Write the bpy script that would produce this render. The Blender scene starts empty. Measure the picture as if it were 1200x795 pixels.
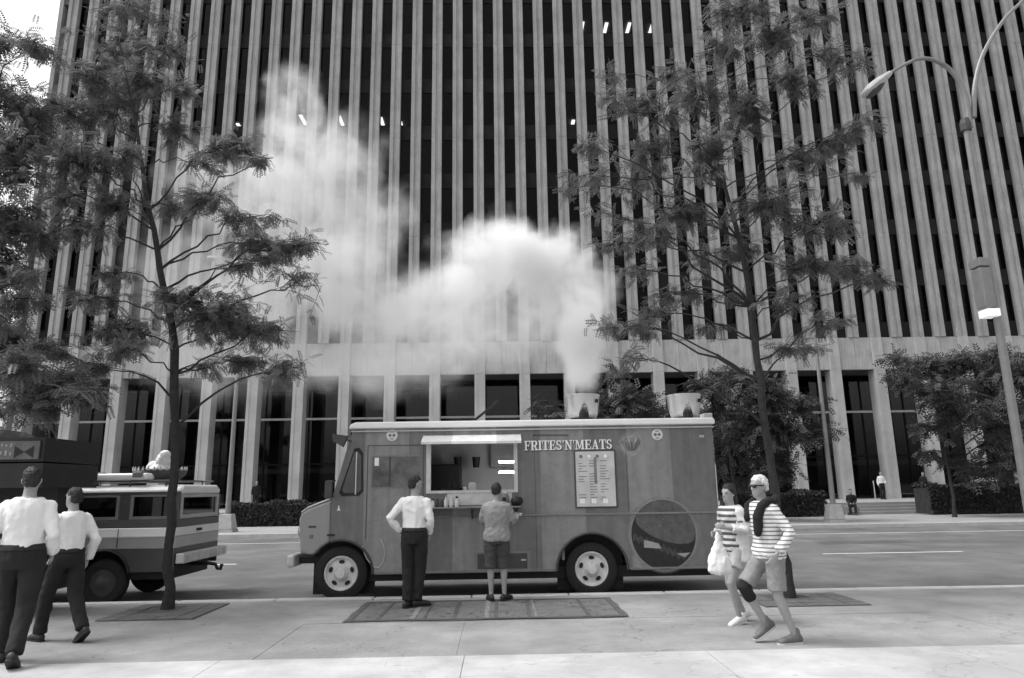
import bpy, bmesh, math, random
import numpy as np
from mathutils import Vector, Matrix, noise as mnoise

random.seed(7)
rng = np.random.default_rng(7)
SC = bpy.context.scene
COL = SC.collection
PI = math.pi

# ------------------------------------------------------------------ camera
F_PX = 820.0                      # focal length in photograph pixels (photo 1200 wide)
PIT = math.atan(176 / F_PX)
ROLL, YAW, CAMH = 0.0155, 0.0205, 1.6
_F = Vector((math.sin(YAW), math.cos(YAW), 0)); _R = Vector((math.cos(YAW), -math.sin(YAW), 0)); _Z = Vector((0, 0, 1))
C_FWD = _F * math.cos(PIT) + _Z * math.sin(PIT)
_U = -_F * math.sin(PIT) + _Z * math.cos(PIT)
C_R = _R * math.cos(ROLL) - _U * math.sin(ROLL)
C_U = _R * math.sin(ROLL) + _U * math.cos(ROLL)
cam = bpy.data.cameras.new('camera'); camo = bpy.data.objects.new('camera', cam); COL.objects.link(camo)
cam.sensor_width = 36; cam.lens = 36 * F_PX / 1200; cam.clip_start = 0.1; cam.clip_end = 3000
M = Matrix.Identity(4)
for i in range(3):
    M[i][0], M[i][1], M[i][2] = C_R[i], C_U[i], -C_FWD[i]
M[2][3] = CAMH
camo.matrix_world = M
SC.camera = camo

def ray(x, y):
    return C_FWD + C_R * ((x - 600) / F_PX) + C_U * (-(y - 397.5) / F_PX)
def on_y(x, y, Y):                # the point on the upright plane at distance Y seen at photo pixel x, y
    d = ray(x, y); return Vector((0, 0, CAMH)) + d * (Y / d.y)
def on_z(x, y, z=0.0):
    d = ray(x, y); return Vector((0, 0, CAMH)) + d * ((z - CAMH) / d.z)

# ------------------------------------------------------------------ sky, sun, exposure
SUN_EL, SUN_AZ = math.radians(60), math.radians(268)    # azimuth clockwise from +Y: high on the left
W = bpy.data.worlds.new('World'); SC.world = W; W.use_nodes = True
nt = W.node_tree; nt.nodes.clear()
sky = nt.nodes.new('ShaderNodeTexSky'); sky.sky_type = 'NISHITA'; sky.sun_disc = False
sky.sun_elevation = SUN_EL; sky.sun_rotation = SUN_AZ; sky.dust_density = 5.0; sky.air_density = 2.0; sky.ozone_density = 1.0
bw = nt.nodes.new('ShaderNodeRGBToBW'); bg = nt.nodes.new('ShaderNodeBackground'); bg.inputs['Strength'].default_value = 0.15
wo = nt.nodes.new('ShaderNodeOutputWorld')
nt.links.new(sky.outputs[0], bw.inputs[0]); nt.links.new(bw.outputs[0], bg.inputs[0]); nt.links.new(bg.outputs[0], wo.inputs[0])
sl = bpy.data.lights.new('sun', 'SUN'); sl.energy = 0.9; sl.angle = math.radians(20); sl.color = (1, 1, 1)
so = bpy.data.objects.new('sun', sl); COL.objects.link(so)
sd = Vector((math.sin(SUN_AZ) * math.cos(SUN_EL), math.cos(SUN_AZ) * math.cos(SUN_EL), math.sin(SUN_EL)))
so.rotation_euler = sd.to_track_quat('Z', 'Y').to_euler(); so.location = (0, -5, 30)
SC.view_settings.view_transform = 'Standard'; SC.view_settings.look = 'None'
SC.view_settings.exposure = 0.85; SC.view_settings.gamma = 1.0; SC.view_settings.use_curve_mapping = False
cy = SC.cycles
cy.use_denoising = True
try: cy.denoiser = 'OPENIMAGEDENOISE'
except Exception: pass
cy.max_bounces = 10; cy.diffuse_bounces = 3; cy.glossy_bounces = 3; cy.transmission_bounces = 4; cy.transparent_max_bounces = 10; cy.volume_bounces = 6
cy.volume_step_rate = 0.7; cy.volume_max_steps = 200

# ------------------------------------------------------------------ materials
MATS = {}
def mat(name, v, rough=0.7, var=0.15, scale=3.0, bump=0.0, bscale=40.0, metal=0.0, fine=0.0, spec=0.4, trans=0.0):
    """grey material: value v with noise variation; fine = strong small-scale speckle"""
    if name in MATS: return MATS[name]
    m = bpy.data.materials.new(name); m.use_nodes = True; N = m.node_tree.nodes; L = m.node_tree.links
    p = N['Principled BSDF']; p.inputs['Roughness'].default_value = rough; p.inputs['Metallic'].default_value = metal
    p.inputs['Specular IOR Level'].default_value = spec
    geo = N.new('ShaderNodeNewGeometry')
    nz = N.new('ShaderNodeTexNoise'); nz.inputs['Scale'].default_value = scale; nz.inputs['Detail'].default_value = 6; nz.inputs['Roughness'].default_value = 0.62
    L.new(geo.outputs['Position'], nz.inputs['Vector'])
    mr = N.new('ShaderNodeMapRange'); mr.inputs['From Min'].default_value = 0.3; mr.inputs['From Max'].default_value = 0.7
    mr.inputs['To Min'].default_value = v * (1 - var); mr.inputs['To Max'].default_value = v * (1 + var)
    L.new(nz.outputs['Fac'], mr.inputs['Value'])
    out = mr.outputs[0]
    if fine:
        n2 = N.new('ShaderNodeTexNoise'); n2.inputs['Scale'].default_value = bscale * 2.5; n2.inputs['Detail'].default_value = 3
        L.new(geo.outputs['Position'], n2.inputs['Vector'])
        m2 = N.new('ShaderNodeMapRange'); m2.inputs['From Min'].default_value = 0.3; m2.inputs['From Max'].default_value = 0.7
        m2.inputs['To Min'].default_value = 1 - fine; m2.inputs['To Max'].default_value = 1 + fine
        L.new(n2.outputs['Fac'], m2.inputs['Value'])
        mu = N.new('ShaderNodeMath'); mu.operation = 'MULTIPLY'; L.new(out, mu.inputs[0]); L.new(m2.outputs[0], mu.inputs[1]); out = mu.outputs[0]
    L.new(out, p.inputs['Base Color'])
    if bump:
        nb = N.new('ShaderNodeTexNoise'); nb.inputs['Scale'].default_value = bscale; nb.inputs['Detail'].default_value = 4
        L.new(geo.outputs['Position'], nb.inputs['Vector'])
        b = N.new('ShaderNodeBump'); b.inputs['Strength'].default_value = bump; b.inputs['Distance'].default_value = 0.02
        L.new(nb.outputs['Fac'], b.inputs['Height']); L.new(b.outputs[0], p.inputs['Normal'])
    if trans:
        t = N.new('ShaderNodeBsdfTranslucent'); L.new(out, t.inputs['Color'])
        mx = N.new('ShaderNodeMixShader'); mx.inputs[0].default_value = trans
        L.new(p.outputs[0], mx.inputs[1]); L.new(t.outputs[0], mx.inputs[2]); L.new(mx.outputs[0], N['Material Output'].inputs['Surface'])
    MATS[name] = m
    return m
def emit(name, v, s):
    m = bpy.data.materials.new(name); m.use_nodes = True; p = m.node_tree.nodes['Principled BSDF']
    p.inputs['Base Color'].default_value = (v, v, v, 1); p.inputs['Emission Color'].default_value = (1, 1, 1, 1); p.inputs['Emission Strength'].default_value = s
    MATS[name] = m; return m
def glass(name, tint, gloss=0.08, rough=0.03, gtint=.8):
    m = bpy.data.materials.new(name); m.use_nodes = True; N = m.node_tree.nodes; L = m.node_tree.links; N.remove(N['Principled BSDF'])
    t = N.new('ShaderNodeBsdfTransparent'); t.inputs[0].default_value = (tint, tint, tint, 1)
    g = N.new('ShaderNodeBsdfGlossy'); g.inputs['Roughness'].default_value = rough; g.inputs['Color'].default_value = (gtint, gtint, gtint, 1)
    fr = N.new('ShaderNodeFresnel'); fr.inputs[0].default_value = 1.45
    ad = N.new('ShaderNodeMath'); ad.operation = 'MULTIPLY_ADD'; ad.inputs[1].default_value = 1.0; ad.inputs[2].default_value = gloss; L.new(fr.outputs[0], ad.inputs[0])
    mx = N.new('ShaderNodeMixShader'); L.new(ad.outputs[0], mx.inputs[0]); L.new(t.outputs[0], mx.inputs[1]); L.new(g.outputs[0], mx.inputs[2])
    L.new(mx.outputs[0], N['Material Output'].inputs['Surface']); MATS[name] = m; return m
def stripes(name, a, b, period, duty=0.5, axis=2, rough=0.85, off=0.0, soft=0.0):
    """bands along an object axis"""
    m = bpy.data.materials.new(name); m.use_nodes = True; N = m.node_tree.nodes; L = m.node_tree.links; p = N['Principled BSDF']; p.inputs['Roughness'].default_value = rough
    tc = N.new('ShaderNodeTexCoord'); sx = N.new('ShaderNodeSeparateXYZ'); L.new(tc.outputs['Object'], sx.inputs[0])
    a1 = N.new('ShaderNodeMath'); a1.operation = 'ADD'; a1.inputs[1].default_value = off + 100 * period; L.new(sx.outputs[axis], a1.inputs[0])
    d = N.new('ShaderNodeMath'); d.operation = 'DIVIDE'; d.inputs[1].default_value = period; L.new(a1.outputs[0], d.inputs[0])
    fr = N.new('ShaderNodeMath'); fr.operation = 'FRACT'; L.new(d.outputs[0], fr.inputs[0])
    lt = N.new('ShaderNodeMath'); lt.operation = 'LESS_THAN'; lt.inputs[1].default_value = duty; L.new(fr.outputs[0], lt.inputs[0])
    mr = N.new('ShaderNodeMapRange'); mr.inputs['To Min'].default_value = b; mr.inputs['To Max'].default_value = a; L.new(lt.outputs[0], mr.inputs['Value'])
    nz = N.new('ShaderNodeTexNoise'); nz.inputs['Scale'].default_value = 6; nz.inputs['Detail'].default_value = 5; L.new(tc.outputs['Object'], nz.inputs['Vector'])
    m2 = N.new('ShaderNodeMapRange'); m2.inputs['From Min'].default_value = .3; m2.inputs['From Max'].default_value = .7; m2.inputs['To Min'].default_value = .82; m2.inputs['To Max'].default_value = 1.18; nz.inputs['Detail'].default_value = 9; nz.inputs['Roughness'].default_value = .72; L.new(nz.outputs['Fac'], m2.inputs['Value'])
    mu = N.new('ShaderNodeMath'); mu.operation = 'MULTIPLY'; L.new(mr.outputs[0], mu.inputs[0]); L.new(m2.outputs[0], mu.inputs[1])
    L.new(mu.outputs[0], p.inputs['Base Color']); MATS[name] = m; return m

mat('stone', .34, .85, .18, 0.5, .25, 12, fine=.24)
mat('stone_panel', .40, .85, .16, 0.9, .2, 12, fine=.2)
mat('pier_stone', .42, .85, .18, 0.5, .2, 12, fine=.2)
mat('spandrel', .022, .8, .4, 0.6, spec=.15)
mat('frame_dark', .012, .8, .2, 4, spec=.15)
mat('interior_dark', .05, .9, .4, 0.8)
mat('ceiling', .10, .9, .1, 2)
mat('concrete', .285, .9, .16, 0.6, .2, 60, fine=.26)
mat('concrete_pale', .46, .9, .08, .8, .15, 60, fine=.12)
mat('concrete_far', .30, .9, .12, 0.6, .1, 60)
mat('kerb_stone', .42, .85, .15, 3, .2, 60, fine=.12)
mat('asphalt', .14, .9, .26, 0.30, .35, 90, fine=.36)
mat('road_paint', .62, .8, .2, 3, fine=.15)
mat('dirt', .10, .95, .35, 5, .8, 40, fine=.3)
mat('pit_paver', .13, .9, .2, 6, .5, 50, fine=.2)
mat('earth', .12, .95, .3, .2)
mat('bark', .030, .9, .35, 12, .9, 55, fine=.3)
mat('leaf', .135, .42, .55, 2.6, trans=.48, spec=.6)
mat('leaf_far', .075, .6, .5, 1.2, trans=.25)
mat('hedge_leaf', .035, .7, .45, 5, trans=.15)
mat('lamp_metal', .22, .45, .12, 6, metal=.2)
mat('lamp_base', .36, .8, .15, 6, .3, 50)
mat('white_enamel', .80, .35, .04, 4)
mat('alu', .62, .32, .10, 5, metal=.75)
mat('alu_dull', .55, .5, .15, 7, metal=.35)
mat('rubber', .018, .8, .3, 20, .2, 60)
mat('rim', .62, .45, .12, 10)
mat('black', .012, .6, .2, 10)
mat('dark_grey', .06, .6, .2, 6)
mat('mid_grey', .18, .55, .15, 6)
mat('light_grey', .42, .5, .10, 6)
mat('cream', .66, .5, .06, 6)
mat('skin', .28, .55, .08, 14)
mat('skin_dark', .24, .55, .08, 14)
mat('hair_dark', .012, .45, .3, 30, .6, 90)
mat('hair_white', .62, .6, .15, 30, .6, 90)
mat('shirt_white', .72, .85, .03, 5, .25, 22)
mat('shirt_grey', .26, .9, .10, 12, .3, 24, fine=.14)
mat('trousers_dark', .013, .85, .25, 6, .3, 20)
mat('shorts_dark', .060, .9, .2, 8, .3, 20, fine=.2)
mat('shorts_grey', .22, .9, .12, 8, .3, 20, fine=.1)
mat('shorts_light', .40, .9, .1, 8, .3, 20, fine=.12)
mat('shoe_dark', .02, .5, .2, 8)
mat('shoe_light', .60, .6, .1, 8)
mat('sneaker', .13, .7, .3, 16); mat('sole', .5, .7, .1, 10)
mat('scarf', .012, .95, .2, 10, .5, 30)
mat('suv_pale', .66, .35, .04, 2)
mat('suv_dark', .07, .35, .1, 2)
mat('suv_mid', .36, .35, .06, 2)
mat('cart_dark', .016, .5, .3, 4)
mat('cart_sign', .12, .6, .25, 6)
mat('cart_mark', .26, .7, .2, 8)
mat('truck_line', .05, .5, .1, 5)
mat('lettering', .78, .5, .03, 8)
mat('letter_shadow', .02, .5, .1, 8)
mat('bun', .09, .6, .3, 9)
mat('patty', .018, .6, .3, 14)
mat('lettuce', .05, .6, .4, 16)
mat('cheese', .30, .6, .1, 10)
mat('fries', .12, .6, .2, 18)
mat('rug', .13, .95, .25, 4, .4, 60, fine=.3)
mat('menu_paper', .50, .35, .14, 5)
mat('menu_ink', .16, .5, .2, 12)
mat('stainless', .40, .3, .15, 3, metal=.8)
mat('sauce_dark', .03, .3, .2, 20)
mat('sauce_light', .55, .3, .1, 20)
mat('brown_wall', .42, .6, .12, 2)
emit('tube_light', 1, 26.0)
emit('ceiling_light', 1, 5.0)
emit('signal_white', .8, 0.25)
glass('window_glass', .40, .0, gtint=.22)
glass('lobby_glass', .55, .02, gtint=.5)
glass('car_glass', .35, .06)
# truck livery: broad upright bands, alternately lighter and darker
def livery():
    m = stripes('livery', .215, .140, 1.45, .5, 0, .33, off=.77)
    return m
livery()
def stained(name, spots, crack):
    m = MATS[name]; N = m.node_tree.nodes; L = m.node_tree.links; p = N['Principled BSDF']; src = p.inputs['Base Color'].links[0].from_socket
    g = N.new('ShaderNodeNewGeometry')
    vo = N.new('ShaderNodeTexVoronoi'); vo.inputs['Scale'].default_value = 2.6; L.new(g.outputs['Position'], vo.inputs['Vector'])
    lt = N.new('ShaderNodeMapRange'); lt.inputs['From Min'].default_value = .045; lt.inputs['From Max'].default_value = .075; lt.inputs['To Min'].default_value = 1 - spots; lt.inputs['To Max'].default_value = 1; L.new(vo.outputs['Distance'], lt.inputs['Value'])
    n1 = N.new('ShaderNodeTexNoise'); n1.inputs['Scale'].default_value = .55; n1.inputs['Detail'].default_value = 8; n1.inputs['Roughness'].default_value = .7; L.new(g.outputs['Position'], n1.inputs['Vector'])
    mr = N.new('ShaderNodeMapRange'); mr.inputs['From Min'].default_value = .42; mr.inputs['From Max'].default_value = .62; mr.inputs['To Min'].default_value = .74; mr.inputs['To Max'].default_value = 1.08; L.new(n1.outputs['Fac'], mr.inputs['Value'])
    v2 = N.new('ShaderNodeTexVoronoi'); v2.feature = 'DISTANCE_TO_EDGE'; v2.inputs['Scale'].default_value = .42
    wv = N.new('ShaderNodeVectorMath'); wv.operation = 'ADD'; n2 = N.new('ShaderNodeTexNoise'); n2.inputs['Scale'].default_value = 2.5; L.new(g.outputs['Position'], n2.inputs['Vector']); L.new(g.outputs['Position'], wv.inputs[0]); L.new(n2.outputs['Color'], wv.inputs[1]); L.new(wv.outputs[0], v2.inputs['Vector'])
    cr = N.new('ShaderNodeMapRange'); cr.inputs['From Min'].default_value = .001; cr.inputs['From Max'].default_value = .005; cr.inputs['To Min'].default_value = 1 - crack; cr.inputs['To Max'].default_value = 1; L.new(v2.outputs['Distance'], cr.inputs['Value'])
    out = src
    for o_ in (lt, mr, cr):
        mu = N.new('ShaderNodeMath'); mu.operation = 'MULTIPLY'; L.new(out, mu.inputs[0]); L.new(o_.outputs[0], mu.inputs[1]); out = mu.outputs[0]
    L.new(out, p.inputs['Base Color'])
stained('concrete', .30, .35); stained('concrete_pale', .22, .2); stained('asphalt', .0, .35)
def streaked(name, amt):
    m = MATS[name]; N = m.node_tree.nodes; L = m.node_tree.links; p = N['Principled BSDF']; src = p.inputs['Base Color'].links[0].from_socket
    g = N.new('ShaderNodeNewGeometry'); mp = N.new('ShaderNodeMapping'); mp.inputs['Scale'].default_value = (9, 9, .7); L.new(g.outputs['Position'], mp.inputs['Vector'])
    n1 = N.new('ShaderNodeTexNoise'); n1.inputs['Scale'].default_value = 1.0; n1.inputs['Detail'].default_value = 5; L.new(mp.outputs[0], n1.inputs['Vector'])
    mr = N.new('ShaderNodeMapRange'); mr.inputs['From Min'].default_value = .35; mr.inputs['From Max'].default_value = .65; mr.inputs['To Min'].default_value = 1 - amt; mr.inputs['To Max'].default_value = 1 + amt; L.new(n1.outputs['Fac'], mr.inputs['Value'])
    mu = N.new('ShaderNodeMath'); mu.operation = 'MULTIPLY'; L.new(src, mu.inputs[0]); L.new(mr.outputs[0], mu.inputs[1]); L.new(mu.outputs[0], p.inputs['Base Color'])
streaked('livery', .13); streaked('stone', .10); streaked('stone_panel', .12)
stripes('awning_paint', .80, .60, 1.45, .5, 0, .5, off=.77)
stripes('striped_shirt', .66, .17, .042, .66, 2)
stripes('striped_top', .52, .07, .07, .5, 2)

# ------------------------------------------------------------------ mesh helpers
class MB:
    def __init__(s): s.v = []; s.f = []
    def add(s, verts, faces):
        o = len(s.v); s.v += [tuple(p) for p in verts]; s.f += [tuple(i + o for i in f) for f in faces]; return s
    def box(s, x0, x1, y0, y1, z0, z1, T=None):
        v = [(x, y, z) for z in (z0, z1) for y in (y0, y1) for x in (x0, x1)]
        if T: v = [T @ Vector(p) for p in v]
        return s.add(v, [(0, 2, 3, 1), (4, 5, 7, 6), (0, 1, 5, 4), (2, 6, 7, 3), (0, 4, 6, 2), (1, 3, 7, 5)])
    def prism(s, poly, y0, y1, axis='y'):
        """polygon in xz (counter-clockwise seen from -y) pushed from y0 to y1; axis 'z': polygon in xy; axis 'x': polygon in yz"""
        n = len(poly)
        def P(a, b, c): return (a, c, b) if axis == 'y' else ((a, b, c) if axis == 'z' else (c, a, b))
        v = [P(a, b, y0) for a, b in poly] + [P(a, b, y1) for a, b in poly]
        f = [tuple(range(n)), tuple(range(2 * n - 1, n - 1, -1))] + [(i, i + n, (i + 1) % n + n, (i + 1) % n) for i in range(n)]
        return s.add(v, f)
    def tube(s, pts, rad, n=8, cap=True):
        pts = [Vector(p) for p in pts]; m = len(pts)
        if not hasattr(rad, '__len__'): rad = [rad] * m
        rings = []; u = None
        for i, p in enumerate(pts):
            t = (pts[min(i + 1, m - 1)] - pts[max(i - 1, 0)]).normalized()
            if u is None: u = t.cross(Vector((0, 0, 1)) if abs(t.z) < .9 else Vector((1, 0, 0))).normalized()
            else: u = (u - t * u.dot(t)).normalized()
            w = t.cross(u)
            rings.append([p + (u * math.cos(2 * PI * k / n) + w * math.sin(2 * PI * k / n)) * rad[i] for k in range(n)])
        f = [(i * n + k, i * n + (k + 1) % n, (i + 1) * n + (k + 1) % n, (i + 1) * n + k) for i in range(m - 1) for k in range(n)]
        if cap: f += [tuple(range(n - 1, -1, -1)), tuple((m - 1) * n + k for k in range(n))]
        return s.add([p for r in rings for p in r], f)
    def lathe(s, prof, n=20, T=None, cap=True):
        """profile of (radius, height) turned about z"""
        v = [Vector((r * math.cos(2 * PI * k / n), r * math.sin(2 * PI * k / n), z)) for r, z in prof for k in range(n)]
        if T: v = [T @ p for p in v]
        m = len(prof)
        f = [(i * n + k, i * n + (k + 1) % n, (i + 1) * n + (k + 1) % n, (i + 1) * n + k) for i in range(m - 1) for k in range(n)]
        if cap: f += [tuple(range(n - 1, -1, -1)), tuple((m - 1) * n + k for k in range(n))]
        return s.add(v, f)
    def loft(s, rings):
        """rings: (centre, side vector * a, front vector * b); 14-sided, capped"""
        n = 14; v = []
        for c, a, b in rings:
            c, a, b = Vector(c), Vector(a), Vector(b)
            v += [c + a * math.cos(2 * PI * k / n) + b * math.sin(2 * PI * k / n) for k in range(n)]
        m = len(rings)
        f = [(i * n + k, i * n + (k + 1) % n, (i + 1) * n + (k + 1) % n, (i + 1) * n + k) for i in range(m - 1) for k in range(n)]
        f += [tuple(range(n - 1, -1, -1)), tuple((m - 1) * n + k for k in range(n))]
        return s.add(v, f)
    def ell(s, c, r, n=12, m=8, T=None):
        v = []; 
        for i in range(m + 1):
            th = PI * i / m
            for k in range(n):
                p = Vector((r[0] * max(math.sin(th), .02) * math.cos(2 * PI * k / n), r[1] * max(math.sin(th), .02) * math.sin(2 * PI * k / n), r[2] * -math.cos(th)))
                if T: p = T @ p
                v.append(p + Vector(c))
        f = [(i * n + k, i * n + (k + 1) % n, (i + 1) * n + (k + 1) % n, (i + 1) * n + k) for i in range(m) for k in range(n)]
        f += [tuple(range(n - 1, -1, -1)), tuple(m * n + k for k in range(n))]
        return s.add(v, f)
    def mesh(s, name):
        me = bpy.data.meshes.new(name); me.from_pydata(s.v, [], s.f); me.update(); return me
    def build(s, name, material, parent=None, smooth=False, bevel=0.0, seg=2, loc=None):
        return link(name, s.mesh(name), material, parent, smooth, bevel, seg, loc)
def smooth_mesh(me, ang=None):
    me.polygons.foreach_set('use_smooth', [True] * len(me.polygons))
    if ang is not None: 
        try: me.set_sharp_from_angle(angle=ang)
        except Exception: pass
def link(name, me, material=None, parent=None, smooth=False, bevel=0.0, seg=2, loc=None):
    o = bpy.data.objects.new(name, me); COL.objects.link(o)
    if material and not me.materials: me.materials.append(MATS[material] if isinstance(material, str) else material)
    if parent: o.parent = parent
    if loc is not None: o.location = loc
    if smooth: smooth_mesh(me, math.radians(40))
    if bevel:
        b = o.modifiers.new('bevel', 'BEVEL'); b.width = bevel; b.segments = seg; b.limit_method = 'ANGLE'; b.angle_limit = math.radians(35)
    return o
def tag(o, label=None, cat=None, group=None, kind=None):
    if label: o['label'] = label
    if cat: o['category'] = cat
    if group: o['group'] = group
    if kind: o['kind'] = kind
    return o
def empty(name, loc, rz=0):
    o = bpy.data.objects.new(name, None); COL.objects.link(o); o.location = loc; o.rotation_euler = (0, 0, rz); o.empty_display_size = .2; return o
def struct(o): o['kind'] = 'structure'; return o

# ================================================================== THE SETTING
KERB, FARK, PAVE = 11.5, 29.0, 7.42
PLAZA = 0.6; STEP0 = 38.0
g = MB().add([(-900, -900, -.25), (900, -900, -.25), (900, 1500, -.25), (-900, 1500, -.25)], [(0, 1, 2, 3)]).build('ground', 'earth'); struct(g)
road = MB().add([(-300, KERB - .3, -.13), (300, KERB - .3, -.13), (300, FARK + .3, -.13), (-300, FARK + .3, -.13)], [(0, 1, 2, 3)]).build('road', 'asphalt'); struct(road)
# near pavement: broad concrete flags, then larger slabs in a paler tone toward the buildings behind the camera
side = MB().box(-60, 60, -30, KERB - .20, -.24, -.012).build('sidewalk', 'concrete'); struct(side)
fl_me = MB().box(-.998, .998, -.933, .933, -.03, 0).mesh('paving_flag'); fl_me.materials.append(MATS['concrete'])
for j in range(2):
    for i in range(-9, 10):
        o = link('paving_flag', fl_me, None, side, loc=(i * 2.0 + .55, PAVE + .94 + j * 1.87, random.uniform(-.003, .002)))
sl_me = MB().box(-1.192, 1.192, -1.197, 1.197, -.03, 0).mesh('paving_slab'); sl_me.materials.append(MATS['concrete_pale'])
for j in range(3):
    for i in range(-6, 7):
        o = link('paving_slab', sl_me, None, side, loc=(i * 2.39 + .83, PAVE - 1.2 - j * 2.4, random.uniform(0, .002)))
ks_me = MB().box(-.745, .745, -.10, .10, -.24, .004).mesh('kerb_stone'); ks_me.materials.append(MATS['kerb_stone'])
nk = struct(empty('near_kerb', (0, KERB - .1, 0)))
for i in range(-12, 13):
    o = link('kerb_stone', ks_me, None, nk, bevel=.02, loc=(i * 1.5 + .3, 0, random.uniform(-.004, .004)))
farside = MB().box(-300, 300, FARK + .2, STEP0 + .3, -.24, 0).build('far_sidewalk', 'concrete_far'); struct(farside)
fk = struct(empty('far_kerb', (0, FARK + .1, 0)))
for i in range(-16, 21):
    o = link('kerb_stone', ks_me, None, fk, loc=(i * 1.5, 0, random.uniform(-.004, .004)))
MB().box(-300, -24.8, FARK, FARK + .2, -.24, .004).build('kerb_run', 'kerb_stone', fk)
MB().box(30.8, 300, FARK, FARK + .2, -.24, .004).build('kerb_run', 'kerb_stone', fk)
# plaza and its steps
for k in range(4):
    st = MB().box(-60, 90, STEP0 + .35 * k, STEP0 + .35 * k + (.352 if k < 3 else 30), -.2, .15 * (k + 1)).build('plaza_step' if k < 3 else 'plaza', 'concrete_far'); struct(st)
# painted lines
def line(x0, x1, y, w=.12):
    struct(MB().add([(x0, y - w / 2, -.126), (x1, y - w / 2, -.126), (x1, y + w / 2, -.126), (x0, y + w / 2, -.126)], [(0, 1, 2, 3)]).build('lane_marking', 'road_paint'))
line(-120, 120, 25.7, .13)
for k in range(-4, 6): line(8.2 + 9.2 * (k - 0) - (0.2 if k < 0 else 0), 8.2 + 9.2 * k + 3.6, 18.4, .13)

mat('tar_patch', .085, .9, .2, 2, .3, 90, fine=.3)
for (xa, xb, ya, yb) in ((9.5, 12.6, 21.2, 22.4), (-13, -9.8, 20.5, 21.5), (3.9, 5.6, 14.6, 15.6)):
    struct(MB().add([(xa, ya, -.1262), (xb - .1, ya + .08, -.1262), (xb, yb, -.1262), (xa + .15, yb - .05, -.1262)], [(0, 1, 2, 3)]).build('road_patch', 'tar_patch'))

# ------------------------------------------------------------------ office tower
BY = 48.0; SP = 3.11; X0 = -4.4; HW = SP / 2
KL, KR = -9, 17                                     # pier indices
XL, XR = X0 + KL * SP - 1.4, X0 + KR * SP + 1.4
B0, B1 = 9.45, 11.73                                # stone band
ST = 3.9; NS = 14; TOPZ = B1 + ST * NS
bld = empty('office_tower', (0, BY, PLAZA)); tag(bld, 'tall office tower with pale stone pilasters between dark window strips', 'building')
def bl(z): return z - PLAZA                          # heights relative to the tower's base
# pilasters (grooved plan), two storeys per stone
def pil_poly(w, d, gw, gd):
    return [(-w, 0), (-gw, 0), (-gw, gd), (gw, gd), (gw, 0), (w, 0), (w, d), (-w, d)]
PW = .37
pl_me = MB().prism(pil_poly(PW, .62, .10, .07), 0, 2 * ST - .015, 'z').mesh('pilaster'); pl_me.materials.append(MATS['stone'])
cols = [X0 + (k / 2) * SP for k in range(2 * KL, 2 * KR + 1)]
for x in cols:
    for s in range(4):
        link('pilaster', pl_me, None, bld, loc=(x, -.12 + random.uniform(-.006, .006), bl(B1) + s * 2 * ST))
mb = MB()
for x in cols:
    p = pil_poly(PW, .62, .10, .07); mb.prism([(a + x, b - .12) for a, b in p], bl(B1) + 8 * ST, bl(TOPZ), 'z')
up = mb.build('pilaster', 'stone', bld); up['kind'] = 'stuff'
# window strips: spandrel and pane for every bay and storey
bw2 = HW - 2 * PW
sp_me = MB().box(-bw2 / 2 + .01, bw2 / 2 - .01, .28, .36, 0, 1.15).mesh('spandrel'); sp_me.materials.append(MATS['spandrel'])
pn_me = MB().box(-bw2 / 2 + .04, bw2 / 2 - .04, .31, .325, 1.19, ST - .04).mesh('window_pane'); pn_me.materials.append(MATS['window_glass'])
fr = MB()
mbs, mbp = MB(), MB()
for i in range(len(cols) - 1):
    x = cols[i] + HW / 2
    fr.box(x - bw2 / 2, x - bw2 / 2 + .04, .27, .34, bl(B1), bl(TOPZ)); fr.box(x + bw2 / 2 - .04, x + bw2 / 2, .27, .34, bl(B1), bl(TOPZ))
    for s in range(NS):
        z = bl(B1) + s * ST
        fr.box(x - bw2 / 2 + .04, x + bw2 / 2 - .04, .272, .338, z + 1.15, z + 1.19); fr.box(x - bw2 / 2 + .04, x + bw2 / 2 - .04, .272, .338, z + ST - .04, z + ST)
        if s < 5:
            link('spandrel', sp_me, None, bld, loc=(x, 0, z)); link('window_pane', pn_me, None, bld, loc=(x, 0, z))
        else:
            mbs.box(x - bw2 / 2 + .01, x + bw2 / 2 - .01, .28, .36, z, z + 1.15); mbp.box(x - bw2 / 2 + .04, x + bw2 / 2 - .04, .31, .325, z + 1.19, z + ST - .04)
o = fr.build('window_frame', 'frame_dark', bld); o['kind'] = 'stuff'
o = mbs.build('spandrel', 'spandrel', bld); o['kind'] = 'stuff'
o = mbp.build('window_pane', 'window_glass', bld); o['kind'] = 'stuff'
bl_me = [MB().box(-bw2 / 2 + .05, bw2 / 2 - .05, .345, .36, ST - .05 - h_, ST - .05).mesh('window_blind') for h_ in (.6, 1.1, 1.7, 2.5)]
mat('blind', .10, .9, .3, 1.0)
for me in bl_me: me.materials.append(MATS['blind'])
for i in range(len(cols) - 1):
    for s in range(7):
        if random.random() < .30: link('window_blind', random.choice(bl_me), None, bld, loc=(cols[i] + HW / 2, 0, bl(B1) + s * ST))
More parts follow.
